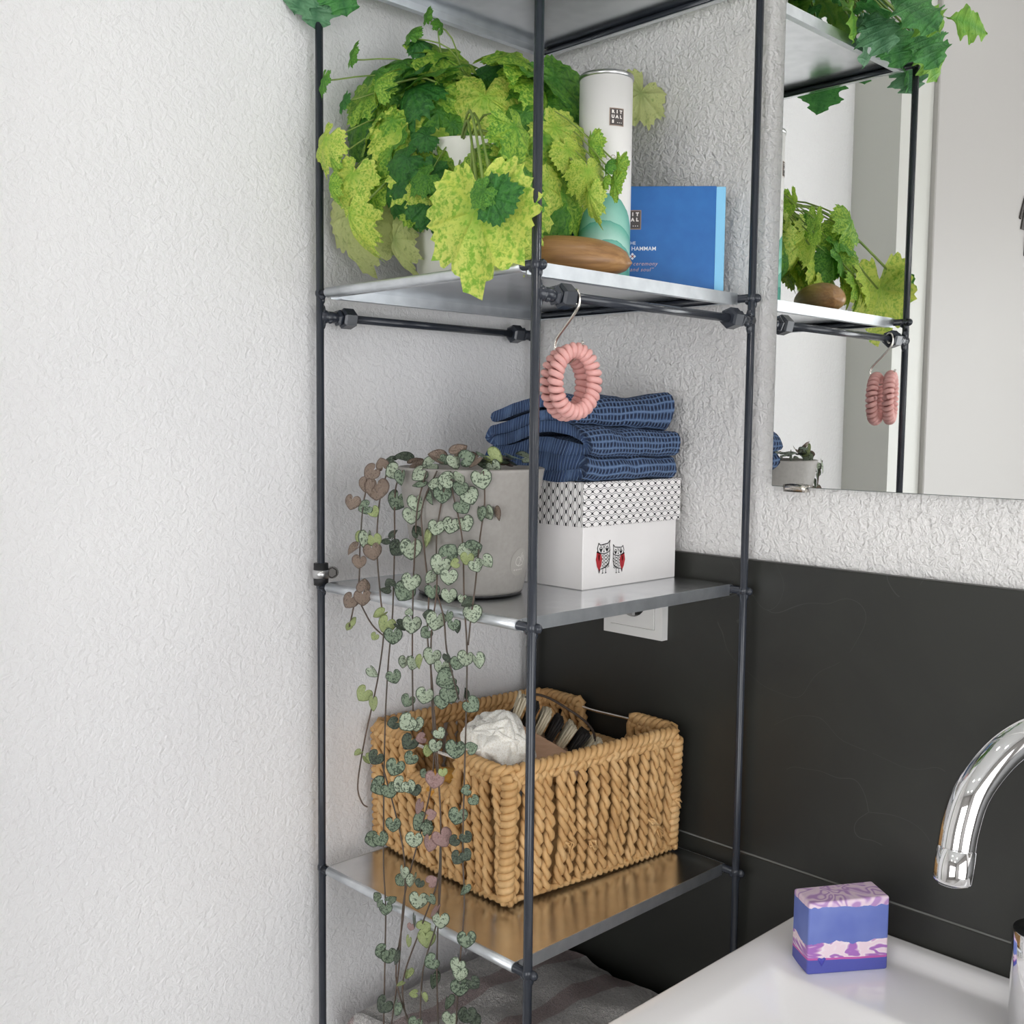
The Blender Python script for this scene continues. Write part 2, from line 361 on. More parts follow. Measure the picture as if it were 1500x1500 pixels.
# ================================================================ mirror
mr = thing('wall_mirror', 'frameless rectangular wall mirror above the slate tiles', 'mirror', (.3515, -.0076, .110))
me = bevel_box(0, .95, 0, .005, 0, .85, bev=.0006, seg=1)
me.materials.append(M['mirror']); me.materials.append(M['mirror_edge'])
for pgn in me.polygons: pgn.material_index = 0 if pgn.normal.y < -.9 else 1
put('mirror_glass', me, None, mr, smooth=False)
b = MB(); pr = [(0, 0), (.0045, .001), (.006, .006), (.0055, .0095), (.0035, .010), (-.003, .003), (-.006, 0)]
for k in range(2):
    x0 = (.017, .70)[k]; L_ = .024; n = 9
    b = MB(); vs = []
    for i in range(n):
        u = i / (n - 1); hh = math.sin(PI * (u * .75 + .12)) ** .6
        vs += [(x0 + L_ * u, -.0035 - .002 * hh, -.0045), (x0 + L_ * u, -.0040 - .003 * hh, .000 + .004 * hh), (x0 + L_ * u, .002, .000), (x0 + L_ * u, .006, -.0045)]
    b.add(vs, [(i * 4 + k2, i * 4 + (k2 + 1) % 4, i * 4 + 4 + (k2 + 1) % 4, i * 4 + 4 + k2) for i in range(n - 1) for k2 in range(4)] + [(3, 2, 1, 0), tuple(n * 4 - 4 + q for q in range(4))])
    b.put('mirror_clip', M['nickel'], mr)

# ================================================================ rack
RX0, RX1 = E_, D
rack = thing('shelf_rack', 'tall anthracite metal corner rack with galvanised sheet shelves', 'shelf', (D / 2, -W / 2, FLOOR))
def rk(b, name, mat, parent=None, **kw):  # world-space mesh into the rack
    for i, v in enumerate(b.v): b.v[i] = (v[0] - D / 2, v[1] + W / 2, v[2] - FLOOR)
    return b.put(name, mat, parent or rack, **kw)
rad = .0041
for (x, y) in ((E_, -W), (D, -W), (D, -E_), (E_, -E_)):
    rk(MB().tube([(x, y, FLOOR), (x, y, ZT + rad)], rad, 16), 'post', M['steel_paint'])
TX0, TX1 = .034, .3145
for lv, z in enumerate((ZT, ZA, ZB, ZC, ZD, -.909)):
    for y in (-W, -E_):
        b = MB(); b.tube([(E_ - .002, y, z), (D + .002, y, z)], rad, 12)
        for x in (E_, D):
            b.blob((x, y, z), .0050, (1.0, 1.05, 1.25))
            if lv: b.blob((x + (.0045 if x == D else 0), y + .002, z - .0005), .0046, (1.15, .8, 1.0)); b.blob((x + .0015, y + .0015, z - .006), .0034, (1., 1, 1.6)); b.blob((x + (-.004 if x == D else .004), y, z - .003), .0034, (1.3, 1, 1.2))
        rk(b, 'cross_bar', M['steel_paint'])
    # sheet tray: rolled over both bars, ends folded down
    h = .0006; ro = rad + .0009; sec = []
    ya, yb = -W, -E_
    sec += [(ya + .006, z - ro), (ya, z - ro)]
    sec += [(ya - ro * math.sin(a), z - ro * math.cos(a)) for a in (PI * k / 8 for k in range(1, 8))]
    sec += [(ya, z + ro), ((ya + yb) / 2, z + ro), (yb, z + ro)]
    sec += [(yb + ro * math.sin(a), z + ro * math.cos(a)) for a in (PI * k / 8 for k in range(1, 8))]
    sec += [(yb, z - ro), (yb - .006, z - ro)]
    n = len(sec); xs = [TX0 + (TX1 - TX0) * k / 6 for k in range(7)]
    inn = []
    for i, (yy, zz) in enumerate(sec):
        a = sec[max(0, i - 1)]; c = sec[min(n - 1, i + 1)]; dy, dz = c[0] - a[0], c[1] - a[1]; l = math.hypot(dy, dz); inn.append((yy + dz / l * h * 1.3, zz - dy / l * h * 1.3))
    b = MB(); m = len(xs)
    vs = [(x, yy, zz) for x in xs for yy, zz in sec] + [(x, yy, zz) for x in xs for yy, zz in inn]; o2 = m * n
    fs = []
    for i in range(m - 1):
        for k in range(n - 1):
            fs.append((i * n + k, i * n + k + 1, i * n + n + k + 1, i * n + n + k)); fs.append((o2 + i * n + k, o2 + i * n + n + k, o2 + i * n + n + k + 1, o2 + i * n + k + 1))
    for k in range(n - 1):
        fs.append((k, o2 + k, o2 + k + 1, k + 1)); q = (m - 1) * n; fs.append((q + k, q + k + 1, o2 + q + k + 1, o2 + q + k))
    for i in range(m - 1):
        fs.append((i * n, i * n + n, o2 + i * n + n, o2 + i * n)); k = n - 1; fs.append((i * n + k, o2 + i * n + k, o2 + i * n + n + k, i * n + n + k))
    b.add(vs, fs)
    tray = rk(b, 'shelf_tray', [M['galv'], M['galv_matte']], weld=True)
    tray.data.polygons.foreach_set('material_index', [0 if abs(p.normal.z) > .97 and p.area > 1e-4 else 1 for p in tray.data.polygons])
    tray.data.polygons.foreach_set('use_smooth', [abs(p.normal.z) < .999 and abs(p.normal.x) < .5 for p in tray.data.polygons])
    for x, s_ in ((TX1, 1), (TX0, -1)):
        b = MB(); zt = z + ro; hh = .0115
        y0_, y1_ = ya + .004, yb - .004
        b.box(min(x, x + s_ * .0009), max(x, x + s_ * .0009), y0_, y1_, zt - hh, zt + .0003)
        b.box(min(x, x - s_ * .007), max(x, x - s_ * .007), y0_ + .008, y1_ - .008, zt - hh, zt - hh + .0008)
        rk(b, 'tray_flange', M['galv_matte'], tray, smooth=False)
# hanging rails with hexagonal nuts
def hexnut(b, c, L_, r, ax_r=None, rot=0):
    y0, y1 = c[1] - L_ / 2, c[1] + L_ / 2; ch = .0018
    prof = [(r - .0025, y0), (r, y0 + ch), (r, y1 - ch), (r - .0025, y1)]; vs = []
    for rr, yy in prof: vs += [(c[0] + rr * math.cos(PI / 3 * k + rot), yy, c[2] + rr * math.sin(PI / 3 * k + rot)) for k in range(6)]
    b.add(vs, [(i * 6 + k, i * 6 + 6 + k, i * 6 + 6 + (k + 1) % 6, i * 6 + (k + 1) % 6) for i in range(3) for k in range(6)] + [tuple(range(6)), tuple(range(23, 17, -1))])
RZ = .2785
for x in (D, E_):
    rl = rk(MB().tube([(x, -W + .02, RZ), (x, -E_ - .02, RZ)], .0043, 14), 'hanging_rail', M['steel_paint'])
    for s_, yp in ((1, -W), (-1, -E_)):
        b = MB(); hexnut(b, (x, yp + s_ * .034, RZ), .016, .0108, rot=.3); rk(b, 'hex_nut', M['steel_paint'], rl, smooth=False)
        b = MB(); hexnut(b, (x, yp + s_ * .0225, RZ), .0055, .0088, rot=.1); rk(b, 'lock_nut', M['steel_paint'], rl, smooth=False)
        b = MB(); b.tube([(x, yp, RZ), (x, yp + s_ * .03, RZ)], .006, 12); b.blob((x, yp + s_ * .006, RZ), .0062, (1, .9, 1.15)); b.blob((x, yp + s_ * .003, RZ + .006), .0040, (.9, .9, 1.7)); b.blob((x, yp + s_ * .003, RZ - .007), .0040, (.9, .9, 1.7)); b.blob((x + .002, yp + s_ * .011, RZ - .004), .0030)
        rk(b, 'threaded_stub', M['steel_paint'], rl)
# hose clamp on the post beside the wall
b = MB(); b.lathe([(.0045, -.0125), (.0075, -.0125), (.0078, -.006), (.0075, .0105), (.0045, .0105)], 24, (E_, -W, .0135)); cl = rk(b, 'clamp_sleeve', M['rubber'])
b = MB(); b.lathe([(.0070, -.0050), (.0088, -.0050), (.0088, .0035), (.0070, .0035)], 24, (E_, -W, .0135)); rk(b, 'clamp_band', M['band'], cl)
b = MB(); c = Vector((E_ + .004, -W + .0115, .0135)); d = Vector((.75, -.60, .1)).normalized()
b.tube([c - d * .006, c + d * .004], .0062, 16); b.tube([c + d * .003, c + d * .0062], lambda i: (.0062, .0048)[i], 6); rk(b, 'clamp_screw', flat('screw_steel', (.10, .095, .09, 1), .4, 1), cl, smooth=False)

# ================================================================ leaves
def polar_leaf(name, rfun, nseg, rings, zfun, mat, cx=0., cy=0.):
    b = MB(); uv = []
    b.v.append((cx, cy, zfun(cx, cy, 0, 0))); uv.append((.5, 0))
    for j in range(1, rings + 1):
        q = j / rings
        for i in range(nseg):
            th = -PI + 2 * PI * i / nseg; r = rfun(th) * q; x, y = cx + r * math.sin(th), cy + r * math.cos(th)
            b.v.append((x, y, zfun(x, y, q, th))); uv.append((i / nseg, q))
    for i in range(nseg):
        b.f.append((0, 1 + (i + 1) % nseg, 1 + i))
        for j in range(rings - 1):
            a = 1 + j * nseg; c = a + nseg; b.f.append((a + i, a + (i + 1) % nseg, c + (i + 1) % nseg, c + i))
    b.mi = [0] * len(b.f); me = b.mesh(name, uv=uv); me.materials.append(mat)
    me.polygons.foreach_set('use_smooth', [True] * len(me.polygons)); return me
def interp(tab, a):
    a = abs(a) * 180 / PI
    for (a0, r0), (a1, r1) in zip(tab, tab[1:]):
        if a <= a1:
            t = (a - a0) / (a1 - a0); t = t * t * (3 - 2 * t); return r0 + (r1 - r0) * t
    return tab[-1][1]
LOBES = [(0, .68), (14, .58), (27, .51), (47, .56), (69, .48), (93, .53), (116, .45), (138, .48), (160, .38), (180, .12)]
def lobed_leaf(name, mat, seed, curl):
    rn = random.Random(seed); ph = rn.random() * 9
    def rf(th): return interp(LOBES, th) * (1 + .07 * math.sin(th * 26 + ph) + .03 * math.sin(th * 9 + ph * 2)) * (1 + .06 * math.sin(th + ph))
    def zf(x, y, q, th): return -curl * (x * x * 1.1 + max(0, y) ** 2 * 1.2 + .4 * min(0, y) ** 2) + .030 * q * math.cos(th * 7.6 + ph) + .02 * math.sin(x * 9 + ph) * math.sin(y * 8 + ph)
    return polar_leaf(name, rf, 72, 5, zf, mat)
LEAF = [[lobed_leaf('leaf', m_, 10 * k + i, (.35, .8, 1.3)[i]) for i in range(3)] for k, m_ in enumerate(LV)]
HT = [(0, .56), (20, .50), (45, .47), (75, .50), (105, .53), (130, .52), (150, .46), (166, .33), (176, .17), (180, .12)]
def heart_leaf(name, mat, fold, dome):
    return polar_leaf(name, lambda th: interp(HT, th), 36, 4, lambda x, y, q, th: fold * abs(x) - dome * (x * x + y * y) + .05, mat)
HEART = [[heart_leaf('leaf', m_, *fd) for fd in ((.10, .25), (.45, .2), (-.15, .45))] for m_ in HV]
def pinnate_leaf(name, mat, seed):
    rn = random.Random(seed); ph = rn.random() * 6; b = MB(); uv = []; n = 44; m = 5
    for i in range(n + 1):
        t = i / n; w = (.06 + .36 * math.sin(PI * min(1, .08 + t * .86)) ** .9) * min(1, .18 + t * 2.2)
        lob = .5 + .5 * math.cos(2 * PI * (t * 3.4 - .15 * (1 + seed % 3))); w *= (.60 + .40 * lob ** .6) * (1 + .07 * math.sin(t * 60 + ph)); w *= min(1, (1 - t) * 7 + .05)
        for k in range(-m, m + 1):
            u = k / m; x = u * w; y = t + abs(u) * .10 * (1 - t)
            z = -.38 * t * t + .10 * abs(u) * w + .04 * math.sin(8 * t + ph) * u + .05 * math.cos(2 * PI * t * 3.4 + 3 * u) * abs(u) - .5 * x * x
            b.v.append((x, y, z)); uv.append((t, abs(u)))
    q = 2 * m + 1
    for i in range(n):
        for k in range(q - 1): b.f.append((i * q + k, i * q + k + 1, i * q + q + k + 1, i * q + q + k))
    b.mi = [0] * len(b.f); me = b.mesh(name, uv=uv); me.materials.append(mat); me.polygons.foreach_set('use_smooth', [True] * len(me.polygons)); return me
PINN = [[pinnate_leaf('leaf', m_, 3 * k + i) for i in range(2)] for k, m_ in enumerate(TV)]
def leaf_mat4(pos, tip, nrm, size, wide=1.):
    y = tip.normalized(); z = (nrm - y * nrm.dot(y)).normalized(); x = y.cross(z)
    return Matrix(((x.x * size * wide, y.x * size, z.x * size, pos.x), (x.y * size * wide, y.y * size, z.y * size, pos.y), (x.z * size * wide, y.z * size, z.z * size, pos.z), (0, 0, 0, 1)))
def add_leaf(me, root, pos, tip, nrm, size, wide=1.):
    o = bpy.data.objects.new('leaf', me); COL.objects.link(o); o.parent = root
    o.matrix_local = Matrix.Translation(-root.location) @ leaf_mat4(pos, tip, nrm, size, wide)
    return o
def add_stem(root, pts, r, mat, name='stem', seg=5):
    b = MB(); b.tube([Vector(q) - root.location for q in pts], r, seg); return b.put(name, mat, root)

# ================================================================ shelf A: variegated plant, tube, gift box, wooden pebble
ZS = ZA + .0052
pl = thing('variegated_plant', 'bushy lime and yellow variegated plant in a white pot beside the white tube', 'potted plant', (.125, -.22, ZS))
MB().lathe([(.0001, .0), (.052, .0), (.055, .002), (.0655, .136), (.0665, .138), (.064, .139), (.0615, .136), (.060, .122), (.0001, .122)], 56, cap=False).put('pot', M['pot_white'], pl)
MB().lathe([(.0001, .127), (.03, .128), (.0605, .124)], 32, cap=False).put('soil', M['soil'], pl)
PC = Vector((.125, -.22, ZS + .13)); PD = (PC - CAM).dot(CF)
# px, py, length in px, tip angle in the view plane, material, toward camera (m), yaw tilt, pitch tilt
VL = [(625, 22, 32, 95, 2, .00, .9, .2), (646, 34, 36, 60, 2, .00, -.9, .2), (601, 48, 30, 100, 2, .01, .8, .2), (616, 58, 46, 30, 3, .0, .2, .8),
 (515, 80, 40, 75, 2, .01, 1.15, .1), (472, 121, 40, 240, 2, .02, 1.0, .2), (502, 150, 34, 225, 3, .02, .9, .2), (540, 112, 84, 200, 2, .0, .5, .7),
 (575, 92, 96, 150, 2, .0, .2, .9), (622, 108, 120, 10, 2, .01, .1, .95), (596, 128, 100, 210, 3, .02, .2, .7), (655, 82, 92, 20, 1, .0, -.3, .9),
 (660, 112, 80, 340, 3, .0, -.2, .7), (709, 158, 104, 265, 0, .05, 0, .25), (758, 92, 66, 30, 1, .02, -.2, .6), (722, 98, 54, 160, 3, .0, .2, .8),
 (742, 122, 70, 250, 2, .02, 0, .5), (551, 118, 66, 88, 1, .04, 1.1, .1), (595, 162, 96, 40, 1, .04, .3, .4), (580, 204, 84, 250, 0, .05, .2, .2),
 (648, 172, 70, 300, 2, .05, -.3, .4), (556, 162, 96, 250, 1, .02, .5, .3), (528, 190, 88, 255, 2, .01, .7, .2), (655, 205, 80, 310, 0, .05, -.2, .3),
 (618, 201, 40, 200, 3, .07, 0, .3), (588, 236, 52, 215, 3, .08, .1, .2), (635, 228, 80, 330, 0, .05, -.1, .2), (640, 262, 56, 320, 3, .08, -.2, .2),
 (618, 262, 42, 210, 2, .09, .2, .2), (584, 284, 56, 280, 3, .07, .4, .1), (604, 298, 62, 250, 1, .06, .2, .1), (633, 304, 58, 300, 3, .07, -.2, .1),
 (548, 240, 74, 225, 2, .04, .5, .3), (514, 266, 70, 255, 0, .05, .4, .2), (512, 326, 84, 268, 0, .07, 1.0, .0), (522, 332, 112, 262, 4, .03, .4, -.1),
 (572, 318, 92, 275, 4, .03, .5, -.1), (580, 362, 84, 285, 4, .04, .9, -.1), (474, 212, 58, 235, 0, .04, .7, .2), (486, 236, 42, 280, 1, .04, 1.0, .1),
 (484, 276, 46, 285, 1, .05, 1.1, .1), (536, 296, 62, 250, 1, .04, .6, .1), 
 (640, 150, 84, 280, 1, .045, 0, .4), (668, 190, 70, 300, 2, .05, 0, .3), (600, 262, 66, 230, 0, .07, .1, .2), (652, 246, 66, 300, 1, .065, 0, .2), (570, 186, 70, 250, 1, .05, .2, .3), (622, 282, 60, 260, 0, .075, 0, .1), (655, 318, 56, 250, 1, .12, .2, .1), (668, 292, 50, 250, 3, .12, .2, .1), (752, 258, 84, 320, 1, .10, -.3, .2), (742, 236, 66, 200, 0, .09, .1, .3),
 (700, 244, 70, 215, 1, .09, .2, .2), (770, 310, 90, 285, 0, .11, -.5, .1), (768, 352, 70, 280, 0, .12, -.6, .1), (822, 130, 112, 300, 2, .02, -.5, .5),
 (806, 168, 78, 280, 2, .04, -.3, .4), (762, 172, 60, 220, 2, .06, .1, .3), (768, 198, 52, 270, 3, .06, 0, .2), (742, 206, 44, 240, 3, .06, 0, .2),
 (822, 196, 78, 320, 0, .06, -.3, .3), (800, 216, 88, 280, 1, .07, -.1, .3), (836, 228, 52, 300, 0, .07, -.5, .2), (834, 296, 88, 325, 1, .06, -.6, .2),
 (816, 322, 80, 245, 2, .07, -.6, .1), (792, 286, 92, 275, 0, .09, -.3, .1), (806, 252, 76, 290, 2, .06, -.2, .2), (838, 252, 66, 250, 2, .04, -.4, .2),
 (866, 216, 54, 275, 1, .07, 1.1, .1), (862, 258, 54, 278, 0, .09, -.2, .1), (864, 292, 62, 268, 0, .09, .9, .0), (888, 240, 34, 100, 2, .09, .9, .1),
 (905, 250, 54, 258, 1, .09, 1.15, .1), (900, 274, 46, 262, 1, .09, 1.15, .1), (884, 268, 26, 235, 1, .085, 1.1, .1), (934, 146, 76, 240, 4, -.07, -.4, .2),
 (790, 96, 60, 60, 1, .0, -.3, .7), (700, 122, 80, 200, 2, .01, 0, .7), (676, 150, 70, 250, 3, .03, 0, .5), (612, 180, 70, 270, 1, .04, 0, .4),
 (566, 232, 70, 240, 1, .05, .3, .3), (540, 200, 60, 230, 3, .03, .6, .3), (672, 232, 64, 300, 1, .06, 0, .2), (610, 238, 66, 270, 0, .055, 0, .2), (780, 236, 70, 270, 2, .06, 0, .3),
 (560, 262, 70, 260, 2, .04, .3, .2), (530, 148, 70, 230, 1, .01, .6, .5), (848, 166, 64, 320, 3, .0, -.5, .4)]
rn = random.Random(21)
for (px, py, ln, ang, mk, dd, yw, pt) in VL:
    dep = PD - dd; c = at_depth(px, py, dep); c.x = max(c.x, .012 + .25 * ln / FPX * dep)
    a = math.radians(ang); tip = CR * math.cos(a) + CU * math.sin(a)
    nrm = (-CF + CR * -yw * 1.0 + Vector((0, 0, 1)) * pt * 1.1).normalized()
    # tip follows the tilted blade
    tip = (tip - nrm * tip.dot(nrm)); fore = max(.45, tip.length); size = ln / FPX * dep * 1.14 / fore ** .5; wide = 1.
    if abs(yw) > .85: size = ln / FPX * dep; wide = .6
    o = add_leaf(LEAF[mk][rn.randrange(3)], pl, c - tip.normalized() * size * .14, tip.normalized(), nrm, size, wide)
    base = c - tip.normalized() * size * .14
    roots = PC + Vector((rn.uniform(-.03, .03), rn.uniform(-.03, .03), -.01)); mid = (roots + base) / 2 + Vector((0, 0, .03 + .25 * (base - roots).length * .5)) - nrm * .015
    add_stem(pl, spline([roots, mid, base - nrm * .004], 5), .0008 if ln < 60 else .0012, M['stem'])
BIG = lobed_leaf('leaf', LV[0], 99, .04)     # the large leaf that hangs over the tray's front edge, with two small ones on it
bn = Vector((.26, -.96, .05)).normalized()
for (px, py, yy, me_, sz, tp_) in ((700, 309, -.356, BIG, .108, Vector((-.03, -.02, -1))), (722, 290, -.364, LEAF[3][0], .042, Vector((.7, .3, .15))), (708, 280, -.369, LEAF[2][0], .026, Vector((-.6, -.3, -.5)))):
    c = at(px, py, y=yy); tq = (tp_ - bn * tp_.dot(bn)).normalized(); add_leaf(me_, pl, c, tq, bn, sz)
    add_stem(pl, spline([PC + Vector((.01, -.03, -.01)), (PC + c) / 2 + Vector((.0, -.01, .055)), c - bn * .002], 6), .0013, M['stem'])
for (px, py, yy, k_, sz) in ((700, 318, -.318, 1, .046), (735, 318, -.312, 0, .048), (760, 320, -.305, 1, .050), (690, 300, -.310, 2, .045), (745, 300, -.320, 0, .048), (766, 330, -.312, 0, .038)):   # more leaves behind it
    c = at(px, py, y=yy); q = Vector((.75, -.45, .4)).normalized(); tq = Vector((.2, .1, -1)); add_leaf(LEAF[k_][1], pl, c, (tq - q * tq.dot(q)).normalized(), q, sz)
    add_stem(pl, spline([PC + Vector((.02, -.02, -.01)), (PC + c) / 2 + Vector((.01, -.01, .03)), c], 5), .0011, M['stem'])
for i in range(110):   # the crown's far and inner leaves
    th = rn.uniform(0, 2 * PI); el = rn.uniform(-.25, 1.15); rr = rn.uniform(.75, 1.05)
    dirv = Vector((math.cos(th) * math.cos(el), math.sin(th) * math.cos(el), math.sin(el)))
    c = PC + Vector((dirv.x * .105, dirv.y * .105, .015 + dirv.z * .095)) * rr
    if c.x < .03: c.x = .03 + rn.random() * .02
    if (c - CAM).dot(CF) < PD - .035: continue
    if (c - Vector((.238, -.146, c.z))).length < .06 or c.y > -.075: continue
    if -.05 < (c.x - .166) * .666 - (c.y + .157) * .746 < .05 and -.06 < (c.x - .166) * .746 + (c.y + .157) * .666 < .2 and c.z < .455: continue
    nrm = (dirv + Vector((0, 0, .5))).normalized(); tip = (Vector((dirv.x, dirv.y, -.6)) + Vector((rn.uniform(-.5, .5), rn.uniform(-.5, .5), 0))).normalized(); tip = (tip - nrm * tip.dot(nrm)).normalized()
    size = rn.uniform(.05, .078)
    add_leaf(LEAF[rn.choice((1, 2, 2, 3, 3))][rn.randrange(3)], pl, c, tip, nrm, size)
    roots = PC + Vector((rn.uniform(-.03, .03), rn.uniform(-.03, .03), -.01)); add_stem(pl, spline([roots, (roots + c) / 2 + Vector((0, 0, .02)), c], 4), .0012, M['stem'])

for i in range(22):   # leaves between the pot and the rail side
    c = Vector((rn.uniform(.19, .27), rn.uniform(-.31, -.24), ZS + rn.uniform(.05, .13)))
    q = c - CAM; px = 750 + FPX * q.dot(CR) / q.dot(CF)
    if px < 735 or px > 845: continue
    nrm = Vector((rn.uniform(.3, 1), rn.uniform(-.6, .6), rn.uniform(.2, .8))).normalized(); tip = Vector((rn.uniform(-.3, .6), rn.uniform(-.5, .5), -1)).normalized(); tip = (tip - nrm * tip.dot(nrm)).normalized()
    add_leaf(LEAF[rn.choice((0, 1, 1, 2))][rn.randrange(3)], pl, c, tip, nrm, rn.uniform(.04, .055))
    roots = PC + Vector((rn.uniform(-.03, .03), rn.uniform(-.03, .03), -.01)); add_stem(pl, spline([roots, (roots + c) / 2 + Vector((0, 0, .03)), c], 4), .0011, M['stem'])
# tall white tube with teal hills
TC = Vector((.238, -.146, ZS)); TR = .0262; TH = .205
tb = thing('tube_pack', 'tall white cardboard tube with teal watercolour hills and a steel rim', 'tube', TC)
t = NT('tube_print'); v = t.coord(); sx = t.sep(v)
th_ = t.math('ARCTAN2', sx[1], sx[0])
u_ = t.math('ADD', th_, .853)     # 0 at the side facing the room
wn = t.math('MULTIPLY', t.math('SUBTRACT', t.noise(v, 120, 3), .5), .004)
col = lin(238, 236, 233)
for (zc, amp, cen, wid, c1, c2) in ((.088, .030, .10, 1.35, lin(140, 198, 182), lin(104, 172, 156)), (.062, .020, -.05, 1.7, lin(176, 220, 206), lin(100, 176, 156)), (.044, .011, .22, 1.0, lin(146, 206, 190), lin(104, 180, 162)), (.026, .011, .55, .8, lin(120, 190, 172), lin(90, 168, 150))):
    prof = t.math('MULTIPLY_ADD', t.math('COSINE', t.math('MULTIPLY', t.math('SUBTRACT', u_, cen), PI / 2 / wid)), amp, zc - amp)
    dz = t.math('SUBTRACT', t.math('ADD', prof, wn), sx[2])
    inside = t.math('GREATER_THAN', dz, 0.)
    tone = t.ramp(t.math('MULTIPLY', dz, 30.), [(0, c2), (.04, c2), (.5, c1), (1, (min(1, c1[0] * 1.35), min(1, c1[1] * 1.12), min(1, c1[2] * 1.15), 1))])
    line_ = t.math('LESS_THAN', dz, .0009); tone = t.mix(t.math('MULTIPLY', line_, .5), tone, lin(70, 150, 135))
    col = t.mix(inside, col, tone)
t.set(Base_Color=col, Roughness=.5); t.bump(t.noise(v, 700, 2), .06, .001); M['tube'] = t.m
MB().lathe([(.0001, 0), (TR - .001, 0), (TR, .001), (TR, TH - .004), (TR - .0006, TH - .004), (.0001, TH - .004)], 64, cap=False).put('cardboard_body', M['tube'], tb)
MB().lathe([(TR - .003, TH - .0025), (TR - .0006, TH - .0042), (TR + .0008, TH - .0042), (TR + .0012, TH - .002), (TR + .0006, TH), (TR - .001, TH), (TR - .003, TH - .0025), (.0001, TH - .003)], 64, cap=False).put('metal_rim', M['band'], tb)
# lettering wraps round the tube; u = arc length measured from the side that faces the room
FACE = math.atan2(CAM.y - TC.y, CAM.x - TC.x)
def on_tube(u, v):
    a = FACE + u / TR; r = TR + .0003; return (r * math.cos(a), r * math.sin(a), v)
M['logo'] = flat('logo_dark', lin(72, 66, 64), .5); M['logo_w'] = flat('logo_white', lin(232, 226, 220), .5); M['logo_rim'] = flat('logo_copper', lin(150, 128, 112), .5)
def logo(fn, cx, cy, s, parent):
    k = Ink(fn)
    n = 8
    for i in range(n):
        k.fill([(cx - s / 2 + s * i / n, cy - s * .56), (cx - s / 2 + s * (i + 1) / n, cy - s * .56), (cx - s / 2 + s * (i + 1) / n, cy + s * .56), (cx - s / 2 + s * i / n, cy + s * .56)], 2)
    fld = k.put('logo_field', [M['logo'], M['logo_w'], M['logo_rim']], parent)
    k = Ink(lambda a, c: Vector(fn(a, c)) + (Vector(fn(a, c)) - Vector(fn(a, c))) + LOFF(fn, a, c, .00015))
    for i in range(n):
        g = s * .9; k.fill([(cx - g / 2 + g * i / n, cy - g * .56), (cx - g / 2 + g * (i + 1) / n, cy - g * .56), (cx - g / 2 + g * (i + 1) / n, cy + g * .56), (cx - g / 2 + g * i / n, cy + g * .56)], 0)
    k2 = Ink(lambda a, c: Vector(fn(a, c)) + LOFF(fn, a, c, .0003))
    for r_, row in enumerate(('RIT', 'UAL', 'S')):
        for c_, ch in enumerate(row): k2.text(ch, cx + (c_ - 1) * s * .27, cy + (1 - r_) * s * .31, s * .26, 1, bold=.0004 * s / .02)
    for q in range(3): k2.fill(ell(cx + s * (.04 + .13 * q), cy - s * .36, s * .035, s * .03, 6), 1)
    k.put('logo_plate', [M['logo'], M['logo_w'], M['logo_rim']], fld); k2.put('logo_letters', [M['logo'], M['logo_w']], fld)
def LOFF(fn, a, c, d):
    p = Vector(fn(a, c)); du = Vector(fn(a + 1e-4, c)) - p; dv = Vector(fn(a, c + 1e-4)) - p; return du.cross(dv).normalized() * d
logo(on_tube, .0110, TH - .0445, .0150, tb)
M['ink_grey'] = flat('ink_warm_grey', lin(176, 166, 158), .6)
k = Ink(on_tube); k.text('LOVE', .0105, .122, .0070, spacing=1.25); k.text('YOUR HAM', .0090, .1142, .0070, spacing=1.2); k.put('lettering', [M['ink_grey']], tb)

# blue gift box: dark blue sleeve over a light blue tray
g0 = Vector((.166, -.157, ZS)); g1 = Vector((.2972, -.040, ZS)); gu = (g1 - g0).normalized(); gl = (g1 - g0).length; gn = Vector((gu.y, -gu.x, 0)); gh = .1085; gt = .017
gb = thing('gift_box', 'flat blue gift box with a light blue edge leaning upright behind the tube', 'box', g0, rz=math.atan2(gu.y, gu.x))
M['blue'] = noisy('sleeve_blue', lin(20, 94, 164), lin(28, 102, 172), 60, .42); M['lightblue'] = flat('tray_light_blue', lin(128, 192, 228), .5)
bbox('sleeve', M['blue'], (0, gl, 0, gt, 0, gh), gb, .0006, 1)
bbox('inner_tray', M['lightblue'], (.002, gl + .0095, .0006, gt - .0006, .0006, gh - .0006), gb, .0005, 1)
M['ink_white'] = flat('ink_white', lin(226, 232, 238), .5); M['ink_rose'] = flat('ink_rose', lin(196, 170, 170), .5); M['ink_rust'] = flat('ink_rust', lin(170, 84, 66), .5)
fn = on_plane((0, -.0001, 0), (1, 0, 0), (0, 0, 1))
gc = gl / 2 - .0005; logo(fn, gc + .0035, .0745, .0175, gb)
k = Ink(fn); k.text('THE', gc + .003, .0508, .0046, 0); k.text('RITUAL OF HAMMAM', gc + .0005, .0452, .0058, 0, bold=.00004)
k.text('ing ceremony', gc + .0125, .0300, .0056, 1, shear=.3, spacing=1.12); k.text('and soul\u201d', gc + .0135, .0240, .0056, 1, shear=.3, spacing=1.12)
for q in range(4):
    a = PI / 2 * q; k.fill(ell(gc + .004 + .0021 * math.cos(a), .0375 + .0021 * math.sin(a), .0016, .0016, 4), 0)
k.fill(ell(gc + .004, .0375, .0012, .0012, 8), 2); k.put('lettering', [M['ink_white'], M['ink_rose'], M['ink_rust']], gb)

